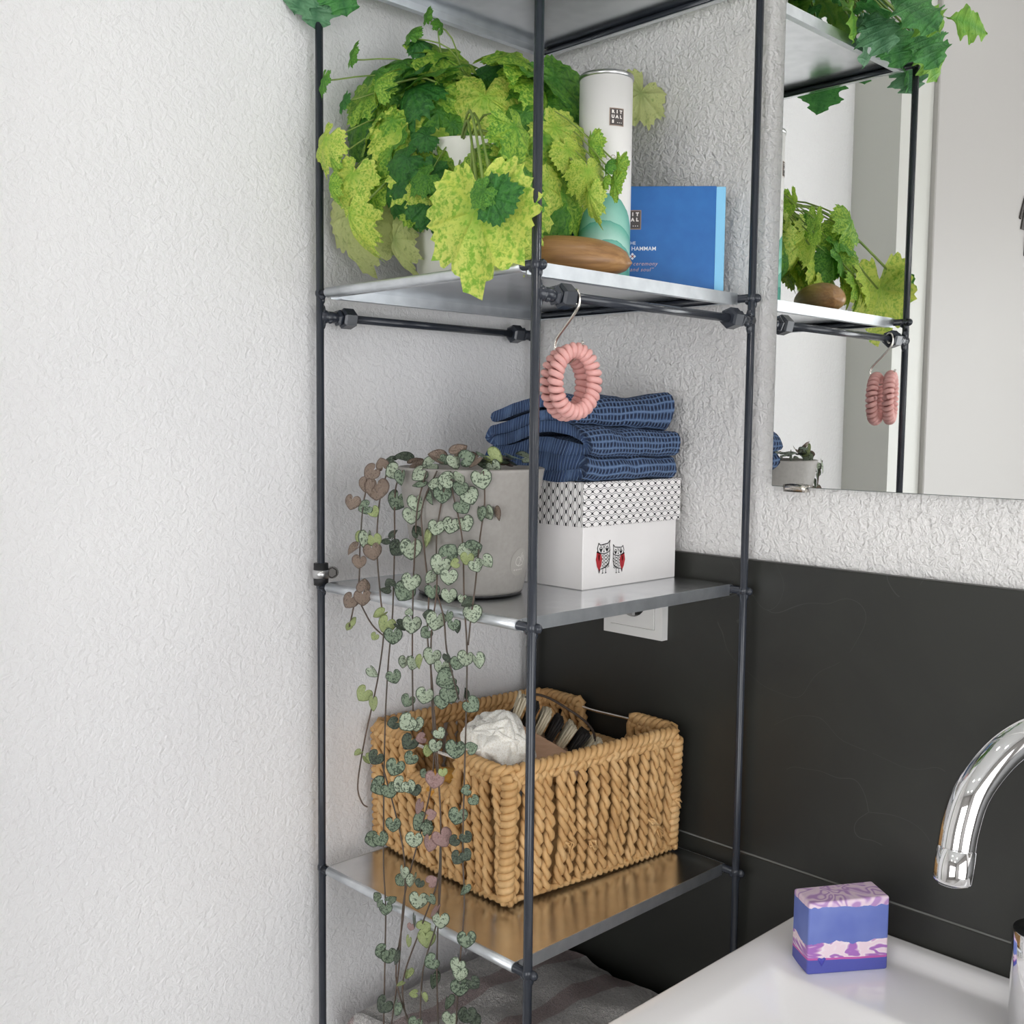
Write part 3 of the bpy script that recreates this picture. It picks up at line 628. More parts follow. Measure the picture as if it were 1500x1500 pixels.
# polished wooden pebble
t = NT('oiled_wood'); v = t.map(t.coord(), (6, 60, 90)); gr = t.noise(v, 1.6, 6, .6, 1.4); g2 = t.noise(t.map(t.coord(), (30, 500, 500)), 1, 2)
t.set(Base_Color=t.mix(t.math('MULTIPLY', g2, .35), t.ramp(gr, [(.25, lin(124, 88, 52)), (.5, lin(164, 122, 76)), (.75, lin(190, 148, 98))]), lin(96, 60, 32)), Roughness=.38); M['wood'] = t.m
b = MB(); vs = []; nu, nv = 40, 20
for j in range(nv + 1):
    s_ = -1 + 2 * j / nv; rr = max(0, 1 - abs(s_) ** 2.3) ** .5
    for i in range(nu):
        a = 2 * PI * i / nu; zz = math.sin(a); zz = zz if zz > 0 else zz * .75
        vs.append((s_ * .058, math.cos(a) * rr * .026, .0155 + zz * rr * (.0215 if zz > 0 else .0205) + (s_ * -.003)))
b.add(vs, [(j * nu + i, j * nu + (i + 1) % nu, j * nu + nu + (i + 1) % nu, j * nu + nu + i) for j in range(nv) for i in range(nu)])
mz = min(q[2] for q in b.v); b.v = [(q[0], q[1], q[2] - mz) for q in b.v]
pb = b.put('wooden_pebble', M['wood'], label='polished brown wooden massage pebble lying before the tube', cat='massage tool', loc=(.270, -.230, ZS)); pb.rotation_euler = (0, 0, .76)

# ================================================================ shelf B: string of hearts, owl box, navy towel
ZS = ZB + .0052
hp = thing('trailing_plant', 'trailing plant with silvery heart-shaped leaves hanging from a taupe pot', 'potted plant', (.1737, -.2633, ZS))
hpot = MB().lathe([(.0001, .003), (.051, .003), (.0525, .006), (.0715, .120), (.0722, .1225), (.0700, .1235), (.0680, .120), (.066, .108), (.0001, .108)], 64, cap=False).put('pot', M['pot_grey'], hp)
MB().lathe([(.0001, 0), (.050, 0), (.0515, .0025), (.051, .0035), (.0001, .0035)], 48, cap=False).put('pot_foot', M['pot_dark'], hpot)
MB().lathe([(.0001, .114), (.03, .116), (.0675, .112)], 32, cap=False).put('soil', M['soil'], hp)
la = math.atan2(.18, .70) - .05
def on_pot(u, v):
    r = .0525 + (.0715 - .0525) * (v - .006) / .114 + .0004; a = la + u / r; return (r * math.cos(a), r * math.sin(a), v)
M['pot_mark'] = flat('pot_mark', lin(160, 156, 150), .5); M['pot_line'] = flat('pot_line', lin(206, 203, 198), .5)
k = Ink(on_pot); k.fill(ell(0, .034, .0125, .0135, 24), 0); k.put('pot_badge', [M['pot_mark']], hpot)
k = Ink(lambda u, v: Vector(on_pot(u, v)) + Vector((math.cos(la), math.sin(la), 0)) * .0002)
k.line(ell(-.002, .035, .0035, .0042, 14), .0006, closed=True); k.line([(-.002, .031), (.0, .030), (.006, .031), (.007, .036), (.005, .0405), (.0025, .036), (.004, .034)], .0007); k.line([(.0005, .036), (.0025, .041), (.0035, .043)], .0007)
for q in range(5): k.fill(ell(-.006 + .003 * q, .0265, .0008, .0008, 6))
k.put('pot_emblem', [M['pot_line']], hpot)

def hpos(px, py, dy=0.):
    """leaves lie on the pot wall where the pot is, and lower down hang in a curtain outside the tray's front edge"""
    cur = at(px, py, y=-.3475 + dy)
    if py > 860: return cur
    d = (CF * FPX + (px - 750) * CR - (py - 750) * CU); ox_, oy_ = CAM.x - .1737, CAM.y + .2633
    rr = .0525 + .019 * max(0, min(1, (ZS + .122 - (ZS + (py - 868) * -.00066)) * 0 + (868 - py) / 178)) + .0045 + abs(dy) * .5
    if py < 688: rr = .060
    A = d.x * d.x + d.y * d.y; B = 2 * (ox_ * d.x + oy_ * d.y); Cc = ox_ * ox_ + oy_ * oy_ - rr * rr; q = B * B - 4 * A * Cc
    t_ = (-B - math.sqrt(q)) / (2 * A) if q > 0 else -B / (2 * A)
    p0 = CAM + d * t_
    k = max(0, min(1, (py - 770) / 90)); return p0.lerp(cur, k * k * (3 - 2 * k))
G0, G1, G2, GB, GP, GY = range(6)
raw = []
def zone(ox, oy, sc, lst):
    for (x, y, s_, a, k_, *w) in lst: raw.append((ox + x / sc, oy + y / sc, s_ / sc, a, k_, w[0] if w else 1.))
zone(440, 640, 3.75, [(283, 358, 88, 250, GB), (390, 195, 95, 220, GB), (450, 150, 74, 100, GB), (420, 285, 130, 275, GB), (365, 262, 90, 250, GB), (355, 388, 80, 200, G1), (405, 410, 66, 300, GY), (510, 192, 95, 215, G0, .7),
 (560, 222, 92, 255, G1, .7), (500, 132, 74, 170, G2), (565, 128, 120, 165, G2, .6), (632, 138, 95, 20, GB, .7), (648, 200, 98, 230, G0), (655, 248, 92, 200, G1, .6), (710, 155, 92, 205, G0, .8), (750, 118, 110, 160, GB, .7),
 (782, 132, 64, 330, G1), (850, 132, 98, 300, G0, .8), (872, 82, 110, 20, GB, .5), (915, 115, 94, 20, G1, .7), (960, 135, 95, 220, GB, .6), (1060, 115, 108, 340, GY, .6), (1065, 172, 98, 290, G0, .6), (995, 232, 118, 275, G0),
 (740, 258, 84, 190, G0, .5), (800, 235, 94, 180, G0, .8), (862, 235, 94, 320, G0, .8), (880, 282, 84, 250, G1), (930, 325, 102, 300, G0), (780, 318, 98, 270, G1), (725, 330, 90, 275, G1, .45), (530, 348, 116, 245, G1), (640, 362, 104, 268, G0),
 (610, 432, 98, 260, G0), (890, 382, 94, 300, G1), (985, 420, 90, 270, G1, .6), (1032, 415, 88, 285, G0, .7), (1075, 420, 90, 280, GB, .3), (745, 498, 92, 250, G0), (825, 486, 98, 265, G0), (905, 476, 94, 290, G0),
 (330, 550, 66, 220, GY), (365, 562, 110, 265, G0, .5), (408, 570, 82, 280, GY), (298, 622, 90, 225, GB, .6), (396, 630, 100, 290, GB), (326, 685, 80, 265, GB), (468, 566, 66, 190, G2, .6), (516, 540, 66, 60, G2, .6), (532, 612, 94, 230, G2),
 (612, 615, 124, 268, G0), (640, 520, 74, 120, G2, .8), (686, 552, 112, 262, GY, .35), (818, 635, 106, 60, G1), (768, 702, 116, 240, G0), (898, 625, 84, 200, G0), (952, 610, 98, 20, G1), (915, 668, 74, 250, GY), (850, 696, 56, 200, GY), (965, 706, 80, 300, G0), (1020, 688, 84, 310, G0, .8),
 (815, 768, 96, 262, G0), (715, 770, 84, 230, G0, .7), (490, 805, 60, 120, G2), (468, 832, 66, 190, G2, .6), (570, 850, 116, 235, G1), (606, 797, 106, 255, G0), (352, 820, 84, 80, GB, .8), (342, 882, 94, 280, GB), (270, 900, 90, 245, GB), (725, 850, 84, 260, G1), (815, 872, 88, 260, G0), (890, 890, 54, 270, G0), (925, 920, 84, 200, G2, .7), (945, 972, 106, 290, G0),
 (285, 1010, 56, 60, GY, .7), (266, 1042, 48, 250, GY, .7), (440, 975, 84, 215, GY, .5), (470, 1030, 98, 250, GY), (510, 1092, 98, 270, G1), (545, 1042, 76, 320, G2, .6), (610, 1032, 104, 262, G0), (600, 962, 46, 90, G0), (702, 980, 64, 180, G2), (745, 1012, 112, 265, G0), (690, 1076, 70, 230, G1), (810, 985, 70, 260, G1, .6), (840, 1032, 66, 270, G1), (870, 1042, 76, 275, G2, .5), (408, 1096, 46, 240, GY),
 (402, 1286, 78, 300, G0, .7), (515, 1316, 82, 280, G1), (574, 1236, 76, 260, G0, .7), (620, 1240, 86, 265, G0, .8), (665, 1236, 84, 260, GY, .5), (720, 1206, 98, 255, G0), (775, 1266, 84, 265, G0), (815, 1210, 66, 300, G2, .6), (860, 1242, 80, 260, G1), (910, 1216, 92, 265, G0), (970, 1230, 94, 300, G0, .7),
 (800, 1332, 118, 210, G1), (822, 1412, 108, 290, G1), (345, 1412, 92, 230, GY), (402, 1462, 92, 270, GY, .6), (590, 1450, 76, 240, G1), (685, 1420, 98, 265, G0), (776, 1456, 84, 280, G1), (942, 1472, 96, 310, G1), (900, 1412, 70, 90, G2, .4)])
zone(480, 960, 4.6875, [(450, 465, 88, 200, G2), (545, 462, 130, 215, G0), (606, 470, 110, 280, G0), (560, 600, 118, 240, G2), (640, 570, 78, 200, GP), (768, 535, 86, 300, G0), (740, 622, 96, 262, G0), (690, 652, 96, 255, GY, .7), (880, 642, 138, 270, G1), (990, 636, 86, 20, G1), (570, 706, 98, 230, G1), (462, 768, 128, 255, G1), (330, 702, 108, 230, G2), (268, 712, 76, 300, GY, .7), (212, 672, 66, 210, GY, .6), (665, 812, 66, 240, G1), (790, 802, 64, 280, GY), (735, 852, 130, 262, GP), (350, 900, 128, 215, G1), (425, 925, 116, 290, G1), (500, 890, 116, 225, G0), (560, 900, 100, 290, G0), (602, 925, 84, 290, G2), (950, 926, 76, 200, G1), (1006, 992, 78, 300, G1),
 (892, 1102, 130, 262, G1), (630, 1040, 110, 240, GP, .5), (712, 1092, 76, 20, GP), (450, 1162, 106, 262, G1), (305, 1258, 108, 205, G1), (365, 1260, 108, 300, G1), (640, 1150, 138, 230, G1), (682, 1192, 94, 20, G1), (595, 1262, 118, 262, G0), (695, 1292, 120, 258, GP, .8), (790, 1255, 138, 290, GP), (870, 1272, 78, 210, G2), (952, 1246, 88, 300, G2), (890, 1392, 98, 250, G2), (950, 1372, 86, 300, G2)])
zone(440, 1180, 4.6875, [(705, 458, 98, 262, G0, .7), (690, 512, 86, 220, G1), (770, 512, 108, 250, G0, .6), (905, 522, 86, 20, GP), (820, 532, 66, 250, G2), (525, 625, 66, 120, G1, .7), (545, 668, 72, 250, G1, .6), (622, 646, 86, 30, G1, .7), (582, 712, 92, 262, G1), (810, 650, 128, 262, G0), (900, 642, 88, 300, G1, .8), (1120, 572, 98, 250, G1, .6), (785, 792, 108, 265, G2, .25), (850, 838, 108, 30, GY), (862, 920, 128, 270, GY), (960, 792, 120, 262, G0), (922, 722, 110, 250, GP, .4), (746, 932, 84, 262, GY, .5), (760, 832, 56, 250, GP), (1140, 918, 128, 262, G1), (560, 1000, 104, 205, G1), (606, 1030, 110, 280, G1), (652, 1032, 124, 265, G2, .25), (900, 1072, 108, 210, G1), (906, 1200, 120, 265, G1, .5), (735, 1150, 84, 250, GY, .6), (688, 1222, 66, 205, GY, .6), (1076, 1095, 108, 230, G0), (1096, 1160, 108, 270, G0), (1095, 1248, 130, 262, G1), (1190, 1218, 98, 320, G2), (778, 1292, 66, 180, GY, .6), (845, 1315, 84, 290, GY, .6), (570, 1372, 120, 240, G2), (656, 1388, 116, 262, G1, .5), (1006, 1348, 112, 262, G1, .55), (1030, 1462, 112, 262, G0), (1142, 1432, 128, 255, G2), (1205, 1470, 86, 320, G2), (786, 1492, 100, 250, G1)])
rn = random.Random(5)
for (px, py, s_, a, k_, wd_) in raw:
    c = hpos(px, py, rn.uniform(-.005, .004)); dep = (c - CAM).dot(CF); size = s_ / FPX * dep / 1.0
    if c.x < .02: c.x = .02
    ang = math.radians(a + rn.uniform(-10, 10)); tip = CR * math.cos(ang) + CU * math.sin(ang)
    side = CF.cross(tip); yaw = math.acos(max(.15, min(1, wd_))) * rn.choice((-1, 1)) if wd_ < .95 else rn.uniform(-.25, .25)
    nrm = (-CF * math.cos(yaw) + side.normalized() * math.sin(yaw) + Vector((0, 0, 1)) * rn.uniform(0, .3)).normalized()
    if py < 720 and k_ not in (GB,): nrm = (nrm + Vector((0, 0, .5))).normalized()
    add_leaf(HEART[k_][rn.randrange(3)], hp, c - tip * size * .06, tip, nrm, size * 1.02)
def vine(pts, r=.0008):
    P = [hpos(px, py, .0025) for px, py in pts]; add_stem(hp, spline(P, 6), r, M['vine'], 'vine', 5)
top = (.1737, -.2633, ZS + .124)
for pts in ([(560, 685), (536, 720), (528, 790), (526, 850), (520, 880), (512, 918)], [(526, 880), (545, 915), (568, 936)], [(566, 695), (556, 735), (552, 800), (557, 870), (562, 925), (555, 985), (546, 1030), (533, 1090), (524, 1150), (530, 1175), (538, 1182)],
            [(590, 690), (579, 720), (578, 800), (575, 900), (569, 970), (565, 1040), (563, 1110), (562, 1200), (562, 1270), (565, 1330), (564, 1400), (562, 1510)], [(625, 690), (612, 740), (608, 800), (605, 870), (604, 960), (605, 1042)],
            [(640, 690), (618, 745), (622, 810), (628, 870), (626, 930), (633, 1000), (636, 1080), (630, 1160), (600, 1280), (590, 1330), (584, 1420), (572, 1510)], [(655, 695), (640, 780), (640, 860), (632, 930), (632, 1010), (637, 1100), (645, 1180), (643, 1280), (620, 1350), (590, 1440), (600, 1510)],
            [(660, 690), (663, 720), (672, 760), (678, 800), (680, 880), (684, 950), (683, 1040), (680, 1150), (678, 1250), (680, 1330), (672, 1430), (668, 1510)], [(708, 690), (710, 735), (703, 790), (696, 860), (690, 905), (686, 945)],
            [(640, 870), (650, 905), (654, 950), (662, 985), (672, 1025)], [(636, 1040), (642, 1130), (646, 1230), (642, 1340), (620, 1420), (615, 1510)], [(645, 1240), (642, 1340), (640, 1420), (642, 1510)], [(560, 1120), (590, 1240), (592, 1330), (580, 1430), (600, 1500)]): vine(pts)
for i in range(16):   # short growth over the back of the pot
    th = rn.uniform(-.6, 2.6); rr = rn.uniform(.02, .062); c = Vector((.1737 + rr * math.cos(th), -.2633 + rr * math.sin(th), ZS + .128 + rn.uniform(0, .008)))
    tip = Vector((rn.uniform(-1, 1), rn.uniform(-1, 1), .1)).normalized(); add_leaf(HEART[rn.choice((G0, G1, G2, GB))][rn.randrange(3)], hp, c, tip, Vector((rn.uniform(-.5, .5), rn.uniform(-.5, .5), 1)).normalized(), rn.uniform(.016, .024))

# owl box with patterned lid
BX0, BX1, BY0, BY1 = .066, .2431, -.175, -.0235
ob = thing('storage_box', 'white cardboard box with two owls and a honeycomb-patterned lid', 'box', ((BX0 + BX1) / 2, (BY0 + BY1) / 2, ZS))
hx, hyy = (BX1 - BX0) / 2, (BY1 - BY0) / 2
obody = bbox('box_body', M['card'], (-hx, hx, -hyy, hyy, 0, .095), ob, .0008, 1)
t = NT('lid_honeycomb'); v = t.coord(); sp_ = t.sep(v); nz = t.sep(t.n('ShaderNodeNewGeometry').outputs['Normal'])
ax = t.math('ABSOLUTE', nz[0])
uu = t.math('ADD', t.math('MULTIPLY', sp_[1], ax), t.math('MULTIPLY', sp_[0], t.math('SUBTRACT', 1., ax)))
topf = t.math('GREATER_THAN', t.math('ABSOLUTE', nz[2]), .7)
vv = t.math('ADD', t.math('MULTIPLY', sp_[2], t.math('SUBTRACT', 1., topf)), t.math('MULTIPLY', sp_[1], topf))
def waves(p, q, pp, pq):   # columns along p, hexagons strung along q
    return t.math('ABSOLUTE', t.math('ADD', t.math('COSINE', t.math('MULTIPLY', p, 2 * PI / pp)), t.math('MULTIPLY', t.math('COSINE', t.math('MULTIPLY', q, 2 * PI / pq)), .50)))
ga = waves(uu, vv, .0121, .0130); gb_ = waves(vv, uu, .0110, .0118)
gg = t.math('ADD', t.math('MULTIPLY', gb_, ax), t.math('MULTIPLY', ga, t.math('SUBTRACT', 1., ax)))
blk = t.math('LESS_THAN', t.math('ABSOLUTE', t.math('SUBTRACT', gg, .47)), .155)
t.set(Base_Color=t.mix(blk, lin(238, 235, 234), lin(38, 38, 42)), Roughness=.55); M['lid'] = t.m
bbox('lid', M['lid'], (-hx - .002, hx + .002, -hyy - .002, hyy + .0045, .0635, .1085), ob, .0006, 1)
def owl(ink, cx, cy, s, flip):
    X = lambda q: (cx + q[0] * s * flip, cy + q[1] * s)
    P = lambda pts: [X(q) for q in pts]
    w = .035 * s
    ink.line(P([(-.33, .66), (-.37, .80), (-.30, .98), (-.20, .91), (0, .93), (.22, .95), (.33, 1.06), (.30, .90), (.33, .68)]), w)
    ink.line(P([(-.37, .68), (-.2, .60), (0, .58), (.2, .60), (.34, .69)]), w)
    ink.line(P([(.32, .68), (.33, .40), (.28, .18), (.1, .06), (-.16, .02)]), w)
    ink.line(P([(-.05, .90), (0, .78), (.06, .90)]), w * .7); ink.line(P([(0, .80), (0, .72)]), w * .7)
    ink.fill(P(ell(0, .665, .035, .035, 8)))
    for ex in (-.17, .17):
        ink.line(P([(ex, .86), (ex - .08, .77), (ex, .64), (ex + .08, .77)]), w * .8, closed=True); ink.fill(P([(ex - .07, .77), (ex + .07, .77), (ex + .01, .66), (ex - .01, .66)]))
    # wing
    ink.fill(P([(-.40, .66), (-.16, .58), (-.10, .40), (-.14, .14), (-.26, -.06), (-.38, .12), (-.45, .38)]), 1)
    ink.fill(P([(-.31, .56), (-.25, .56), (-.24, .44), (-.27, .30), (-.31, .42)]), 2)
    ink.line(P([(-.40, .66), (-.16, .58)]), w, 0); ink.line(P([(-.28, .0), (-.26, -.12), (-.20, .02)]), w)
    for q in range(4):   # breast feathers
        y0 = .54 - q * .125; ink.line(P([(-.10, y0), (.02, y0 - .1), (.12, y0 - .02), (.22, y0 - .12), (.30, y0 - .04)]), w * .5)
        ink.line(P([(-.10, y0 - .06), (0, y0 + .02), (.12, y0 - .08), (.2, y0 + .01), (.30, y0 - .1)]), w * .5)
    for lx in (-.05, .12):
        ink.line(P([(lx, .05), (lx - .01, -.12)]), w * .8); ink.fill(P([(lx - .07, -.17), (lx - .01, -.10), (lx + .05, -.15)]))
fn = on_plane((hx, 0, 0), (0, 1, 0), (0, 0, 1), .0003)
k = Ink(fn); owl(k, -.0440, .0190, .0275, 1); owl(k, -.0215, .0172, .0245, -1)
k.put('owl_print', [M['ink'], M['ink_red'], M['ink_pale']], obody)

# folded cloths: one sheet laid in zigzag layers
def folded(name, mat, layers, y0, y1, thick, zfun, parent=None, origin=(0, 0, 0), ny=26, wob=.0015, seed=1, **kw):
    """layers: list of (x_start, x_end, z) in laying order; turns are half circles"""
    pts = []
    for i, (xa, xb, z) in enumerate(layers):
        n = 16; pts += [(xa + (xb - xa) * k / n, z) for k in range(n + 1)]
        if i + 1 < len(layers):
            z2 = layers[i + 1][2]; x2 = layers[i + 1][0]; s_ = 1 if xb > xa else -1; rr = (z2 - z) / 2
            pts += [((xb + (x2 - xb) * k / 8) + s_ * math.sin(PI * k / 8) * max(rr, .004) * 1.1, z + rr * (1 - math.cos(PI * k / 8))) for k in range(1, 8)]
    n = len(pts); nor = []
    for i in range(n):
        a, c = pts[max(0, i - 1)], pts[min(n - 1, i + 1)]; dx, dz = c[0] - a[0], c[1] - a[1]; l = math.hypot(dx, dz) or 1; nor.append((-dz / l, dx / l))
    arc = [0]
    for i in range(1, n): arc.append(arc[-1] + math.hypot(pts[i][0] - pts[i - 1][0], pts[i][1] - pts[i - 1][1]))
    h = thick / 2; ring = []
    for i in range(n): ring.append((pts[i][0] + nor[i][0] * h, pts[i][1] + nor[i][1] * h, arc[i]))
    e = pts[-1]; ex, ez = nor[-1][1], -nor[-1][0]
    for k in range(1, 4): a = PI * k / 4; ring.append((e[0] + nor[-1][0] * h * math.cos(a) + ex * h * math.sin(a), e[1] + nor[-1][1] * h * math.cos(a) + ez * h * math.sin(a), arc[-1] + h * k / 2))
    for i in range(n - 1, -1, -1): ring.append((pts[i][0] - nor[i][0] * h, pts[i][1] - nor[i][1] * h, arc[i] + .003))
    s0 = pts[0]; sx_, sz_ = -nor[0][1], nor[0][0]
    for k in range(1, 4): a = PI * k / 4; ring.append((s0[0] - nor[0][0] * h * math.cos(a) + sx_ * h * math.sin(a), s0[1] - nor[0][1] * h * math.cos(a) + sz_ * h * math.sin(a), -h * k / 2))
    m = len(ring); b = MB(); uv = []
    cx = sum(q[0] for q in pts) / n; 
    for j in range(ny + 1):
        t = j / ny; yy = y0 + (y1 - y0) * t
        # rounded selvedges: the sheet thins at both ends
        for (x, z, a) in ring:
            x2, z2 = zfun(x, z, t); q = noise.noise(Vector((x * 28, yy * 28, z * 40 + seed))) * wob * 2; q2 = noise.noise(Vector((x * 70 + 5, yy * 70, z * 70 + seed))) * wob * .6
            b.v.append((x2 + q, yy + q2 * 2 + (noise.noise(Vector((z * 60, x * 10, seed))) * .006 if j in (0, ny) else 0), z2 + (q + q2) * .8)); uv.append((a, yy))
    for j in range(ny):
        for i in range(m): b.f.append((j * m + i, j * m + (i + 1) % m, j * m + m + (i + 1) % m, j * m + m + i))
    # end caps as strips between the two faces of the sheet
    for j, fl in ((0, 1), (ny, 0)):
        o = j * m
        for i in range(n - 1):
            q = (o + i, o + i + 1, o + n + 3 + (n - 1 - (i + 1)), o + n + 3 + (n - 1 - i)); b.f.append(q if fl else q[::-1])
        q = (o + n - 1, o + n, o + n + 1, o + n + 2, o + n + 3); b.f.append(q if fl else q[::-1]); q = (o + m - 4, o + m - 3, o + m - 2, o + m - 1, o); b.f.append(q if fl else q[::-1])
    b.mi = [0] * len(b.f); me = b.mesh(name, uv=uv); return put(name, me, mat, parent, loc=origin, **kw)
t = NT('waffle_navy'); uv = t.coord('UV'); s2 = t.sep(uv); K = 2 * PI / .0062
jit = t.math('MULTIPLY', t.math('SUBTRACT', t.noise(uv, 60, 2), .5), 2.2)
a1 = t.math('COSINE', t.math('ADD', t.math('MULTIPLY', s2[0], K * 1.7), jit)); a2 = t.math('COSINE', t.math('ADD', t.math('MULTIPLY', s2[1], K * 1.15), jit))
grid = t.math('MAXIMUM', a1, a2); thread = t.noise(t.map(uv, (1, 1, 1)), 900, 2)
c = t.ramp(t.math('MULTIPLY_ADD', grid, .5, .5), [(.15, lin(32, 46, 76)), (.6, lin(52, 76, 116)), (.95, lin(104, 130, 168))])
t.set(Base_Color=t.mix(t.math('MULTIPLY', thread, .3), c, lin(36, 52, 84)), Roughness=.9); t.bump(t.math('ADD', grid, t.math('MULTIPLY', thread, .5)), .9, .0022); M['waffle'] = t.m
ZL = ZS + .1088
def zt(x, z, t):
    u = (x + .075) / .15; arch = math.exp(-((u - .62) / .26) ** 2) * math.exp(-((t - .12) / .5) ** 2) * .012 * min(1, z / .04) if z > .016 else 0
    lift = max(0, (z - .056) / .02) * .022 * max(0, t - .25) * max(0, u)            # the top loop stands open at the far end
    sag = -.030 * max(0, (.35 - u)) * min(1, max(0, z - .02) / .05)
    close = -.0060 * max(0, 1 - max(0, u)) if z > .0375 else 0
    return x + .004 * math.sin(3 * t + z * 60), z + arch + lift + sag * .6 + close
navy = folded('folded_towel', M['waffle'], [(-.055, .058, .0062), (.060, -.062, .0178), (-.062, .064, .0290), (.062, -.058, .0460), (-.056, .050, .0580), (.046, -.050, .0725)], -.085, .068, .0115, zt,
              origin=(.176, -.096, ZL), label='navy blue waffle-weave towel folded on top of the owl box', cat='towel', seed=3, wob=.0022, ny=34)

# ================================================================ hook with two spiral hair ties on the rail
HY = -.289
hk = [(843.5, 446), (838.5, 437), (839.5, 428), (845, 425), (848.5, 433), (848, 446), (843, 457), (830, 476), (817, 494), (813.5, 503), (813, 512), (817, 526), (826, 532), (836, 530), (843, 524), (849, 511), (854, 500)]
b = MB(); b.tube(spline([at(px, py, y=HY) for px, py in hk], 7), .00125, 10)
b.put('s_hook', M['nickel'], label='thin silver S-shaped wire hook on the hanging rail', cat='hook')
M['pink'] = noisy('hair_tie_pink', lin(214, 158, 152), lin(222, 168, 162), 60, .55)
def coil(name, c, hdir, Rw, Rh, r, wire, turns, label, ph):
    h = Vector((math.cos(hdir), math.sin(hdir), 0)); nrm = Vector((math.sin(hdir), -math.cos(hdir), 0)); path = []; n = turns * 14
    for i in range(n):
        t_ = 2 * PI * i / n; ce = h * (Rw * math.cos(t_)) + Vector((0, 0, 1)) * (Rh * math.sin(t_)); rd = (h * math.cos(t_) / 1 + Vector((0, 0, 1)) * math.sin(t_)).normalized(); a = t_ * turns + ph
        path.append(c + ce + rd * (r * math.cos(a)) + nrm * (r * math.sin(a)))
    b = MB(); b.tube(path, wire, 8, closed=True); return b.put(name, M['pink'], label=label, cat='hair tie', group='spiral hair ties on the hook')
rc = at(836, 559, y=HY); hd = math.radians(72); nn_ = Vector((math.sin(hd), -math.cos(hd), 0))
coil('spiral_hair_tie', rc + nn_ * .0075, hd, .0190, .0262, .0043, .0029, 26, 'pink spiral hair tie hanging outermost on the wire hook', 0)
coil('spiral_hair_tie', rc - nn_ * .0095 + Vector((0, 0, -.0015)), hd + .12, .0188, .0258, .0043, .0029, 26, 'pink spiral hair tie hanging behind the other on the wire hook', 1.2)

# ================================================================ shelf C: woven basket
ZS = ZC + .0052
F = Vector((.2337, -.269, 0)); b1 = Vector((.089, .996, 0)); b2 = Vector((-.999, .05, 0)); L1, L2, BH = .234, .212, .140
bk = thing('woven_basket', 'rectangular tan seagrass basket with braided sides and wire handles', 'basket', (F + b1 * (L1 / 2) + b2 * (L2 / 2)) + Vector((0, 0, ZS)))
t = NT('seagrass'); v = t.coord(); ob_ = t.n('ShaderNodeObjectInfo').outputs['Random']; uvs = t.sep(t.coord('UV'))
gr = t.noise(t.map(v, (260, 260, 60)), 1, 3); bg = t.noise(v, 34, 3, w=t.math('MULTIPLY', ob_, 20.))
t.set(Base_Color=t.mix(t.math('MULTIPLY', gr, .45), t.ramp(bg, [(.25, lin(178, 136, 86)), (.5, lin(212, 170, 114)), (.78, lin(230, 194, 142))]), lin(156, 114, 68)), Roughness=.62); t.bump(gr, .5, .0012); M['grass'] = t.m
off = -bk.location
FACES = {'a': (F, b1, L1, Vector((.996, -.089, 0))), 'b': (F, b2, L2, Vector((-.05, -.999, 0))), 'c': (F + b1 * L1, b2, L2, Vector((.05, .999, 0))), 'd': (F + b2 * L2, b1, L1, Vector((-.996, .089, 0)))}
cut = {'b': (.30, .72), 'c': (.30, .70)}
def rim_h(fc, u):
    if fc not in cut: return 1.
    a, c = cut[fc]; w = .04
    e = lambda q: max(0, min(1, q)); s_ = e((u - a) / w) * e((c - u) / w); s_ = s_ * s_ * (3 - 2 * s_); return 1 - .30 * s_
def bpt(fc, u, h):
    o, d, L_, n_ = FACES[fc]; bul = .004 * math.sin(PI * u) * math.sin(PI * min(1, h)); return o + d * (L_ * u) + n_ * (.005 * h + bul) + Vector((0, 0, ZS + .006 + (BH - .010) * h))
def rope(b, path, Rh, rp, pitch, plies=2, ph=0, seg=6):
    P = [Vector(q) for q in path]; n = len(P); acc = 0; N = None; fr = []
    for i in range(n):
        T = (P[min(n - 1, i + 1)] - P[max(0, i - 1)]).normalized()
        if N is None: N = T.orthogonal().normalized()
        N = (N - T * N.dot(T)).normalized(); fr.append((N.copy(), T.cross(N), acc))
        if i < n - 1: acc += (P[i + 1] - P[i]).length
    for k in range(plies):
        b.tube([P[i] + fr[i][0] * (Rh * math.cos(a)) + fr[i][1] * (Rh * math.sin(a)) for i in range(n) for a in (-2 * PI * (fr[i][2] / pitch + k / plies) + ph,)], rp, seg)
rn = random.Random(11)
for fc, n in (('a', 16), ('b', 14), ('c', 14), ('d', 15)):
    for i in range(n):
        u = (i + .5) / n; lean = (.10 if fc in 'ad' else -.08) / n * 6; hi = rim_h(fc, u); b = MB(); jit = rn.uniform(-.15, .15) / n
        path = [bpt(fc, min(.985, max(.015, u + jit + lean * (.5 - h / 1.) * .35 + .12 / n * math.sin(h * 9 + i))), h) + off for h in (hi * k / 26 for k in range(27))]
        rope(b, path, .0033, rn.uniform(.0031, .0037), rn.uniform(.024, .030), ph=rn.uniform(0, 6)); b.put('strand', M['grass'], bk)
rimp = []
for fc, us in (('a', [k / 40 for k in range(1, 40)]), ('c', [k / 40 for k in range(1, 40)]), ('d', [1 - k / 40 for k in range(1, 40)]), ('b', [1 - k / 40 for k in range(1, 40)])):
    rimp += [bpt(fc, u, rim_h(fc, u)) + off for u in us]
rimp.append(rimp[0].copy())
rimp = spline(rimp, 3)
b = MB(); rope(b, rimp, .0036, .0042, .017); b.put('rim_braid', M['grass'], bk)
b = MB(); rope(b, [q + Vector((0, 0, -.0085)) for q in rimp], .0030, .0036, .020, ph=2); b.put('rim_braid', M['grass'], bk)
bot = []
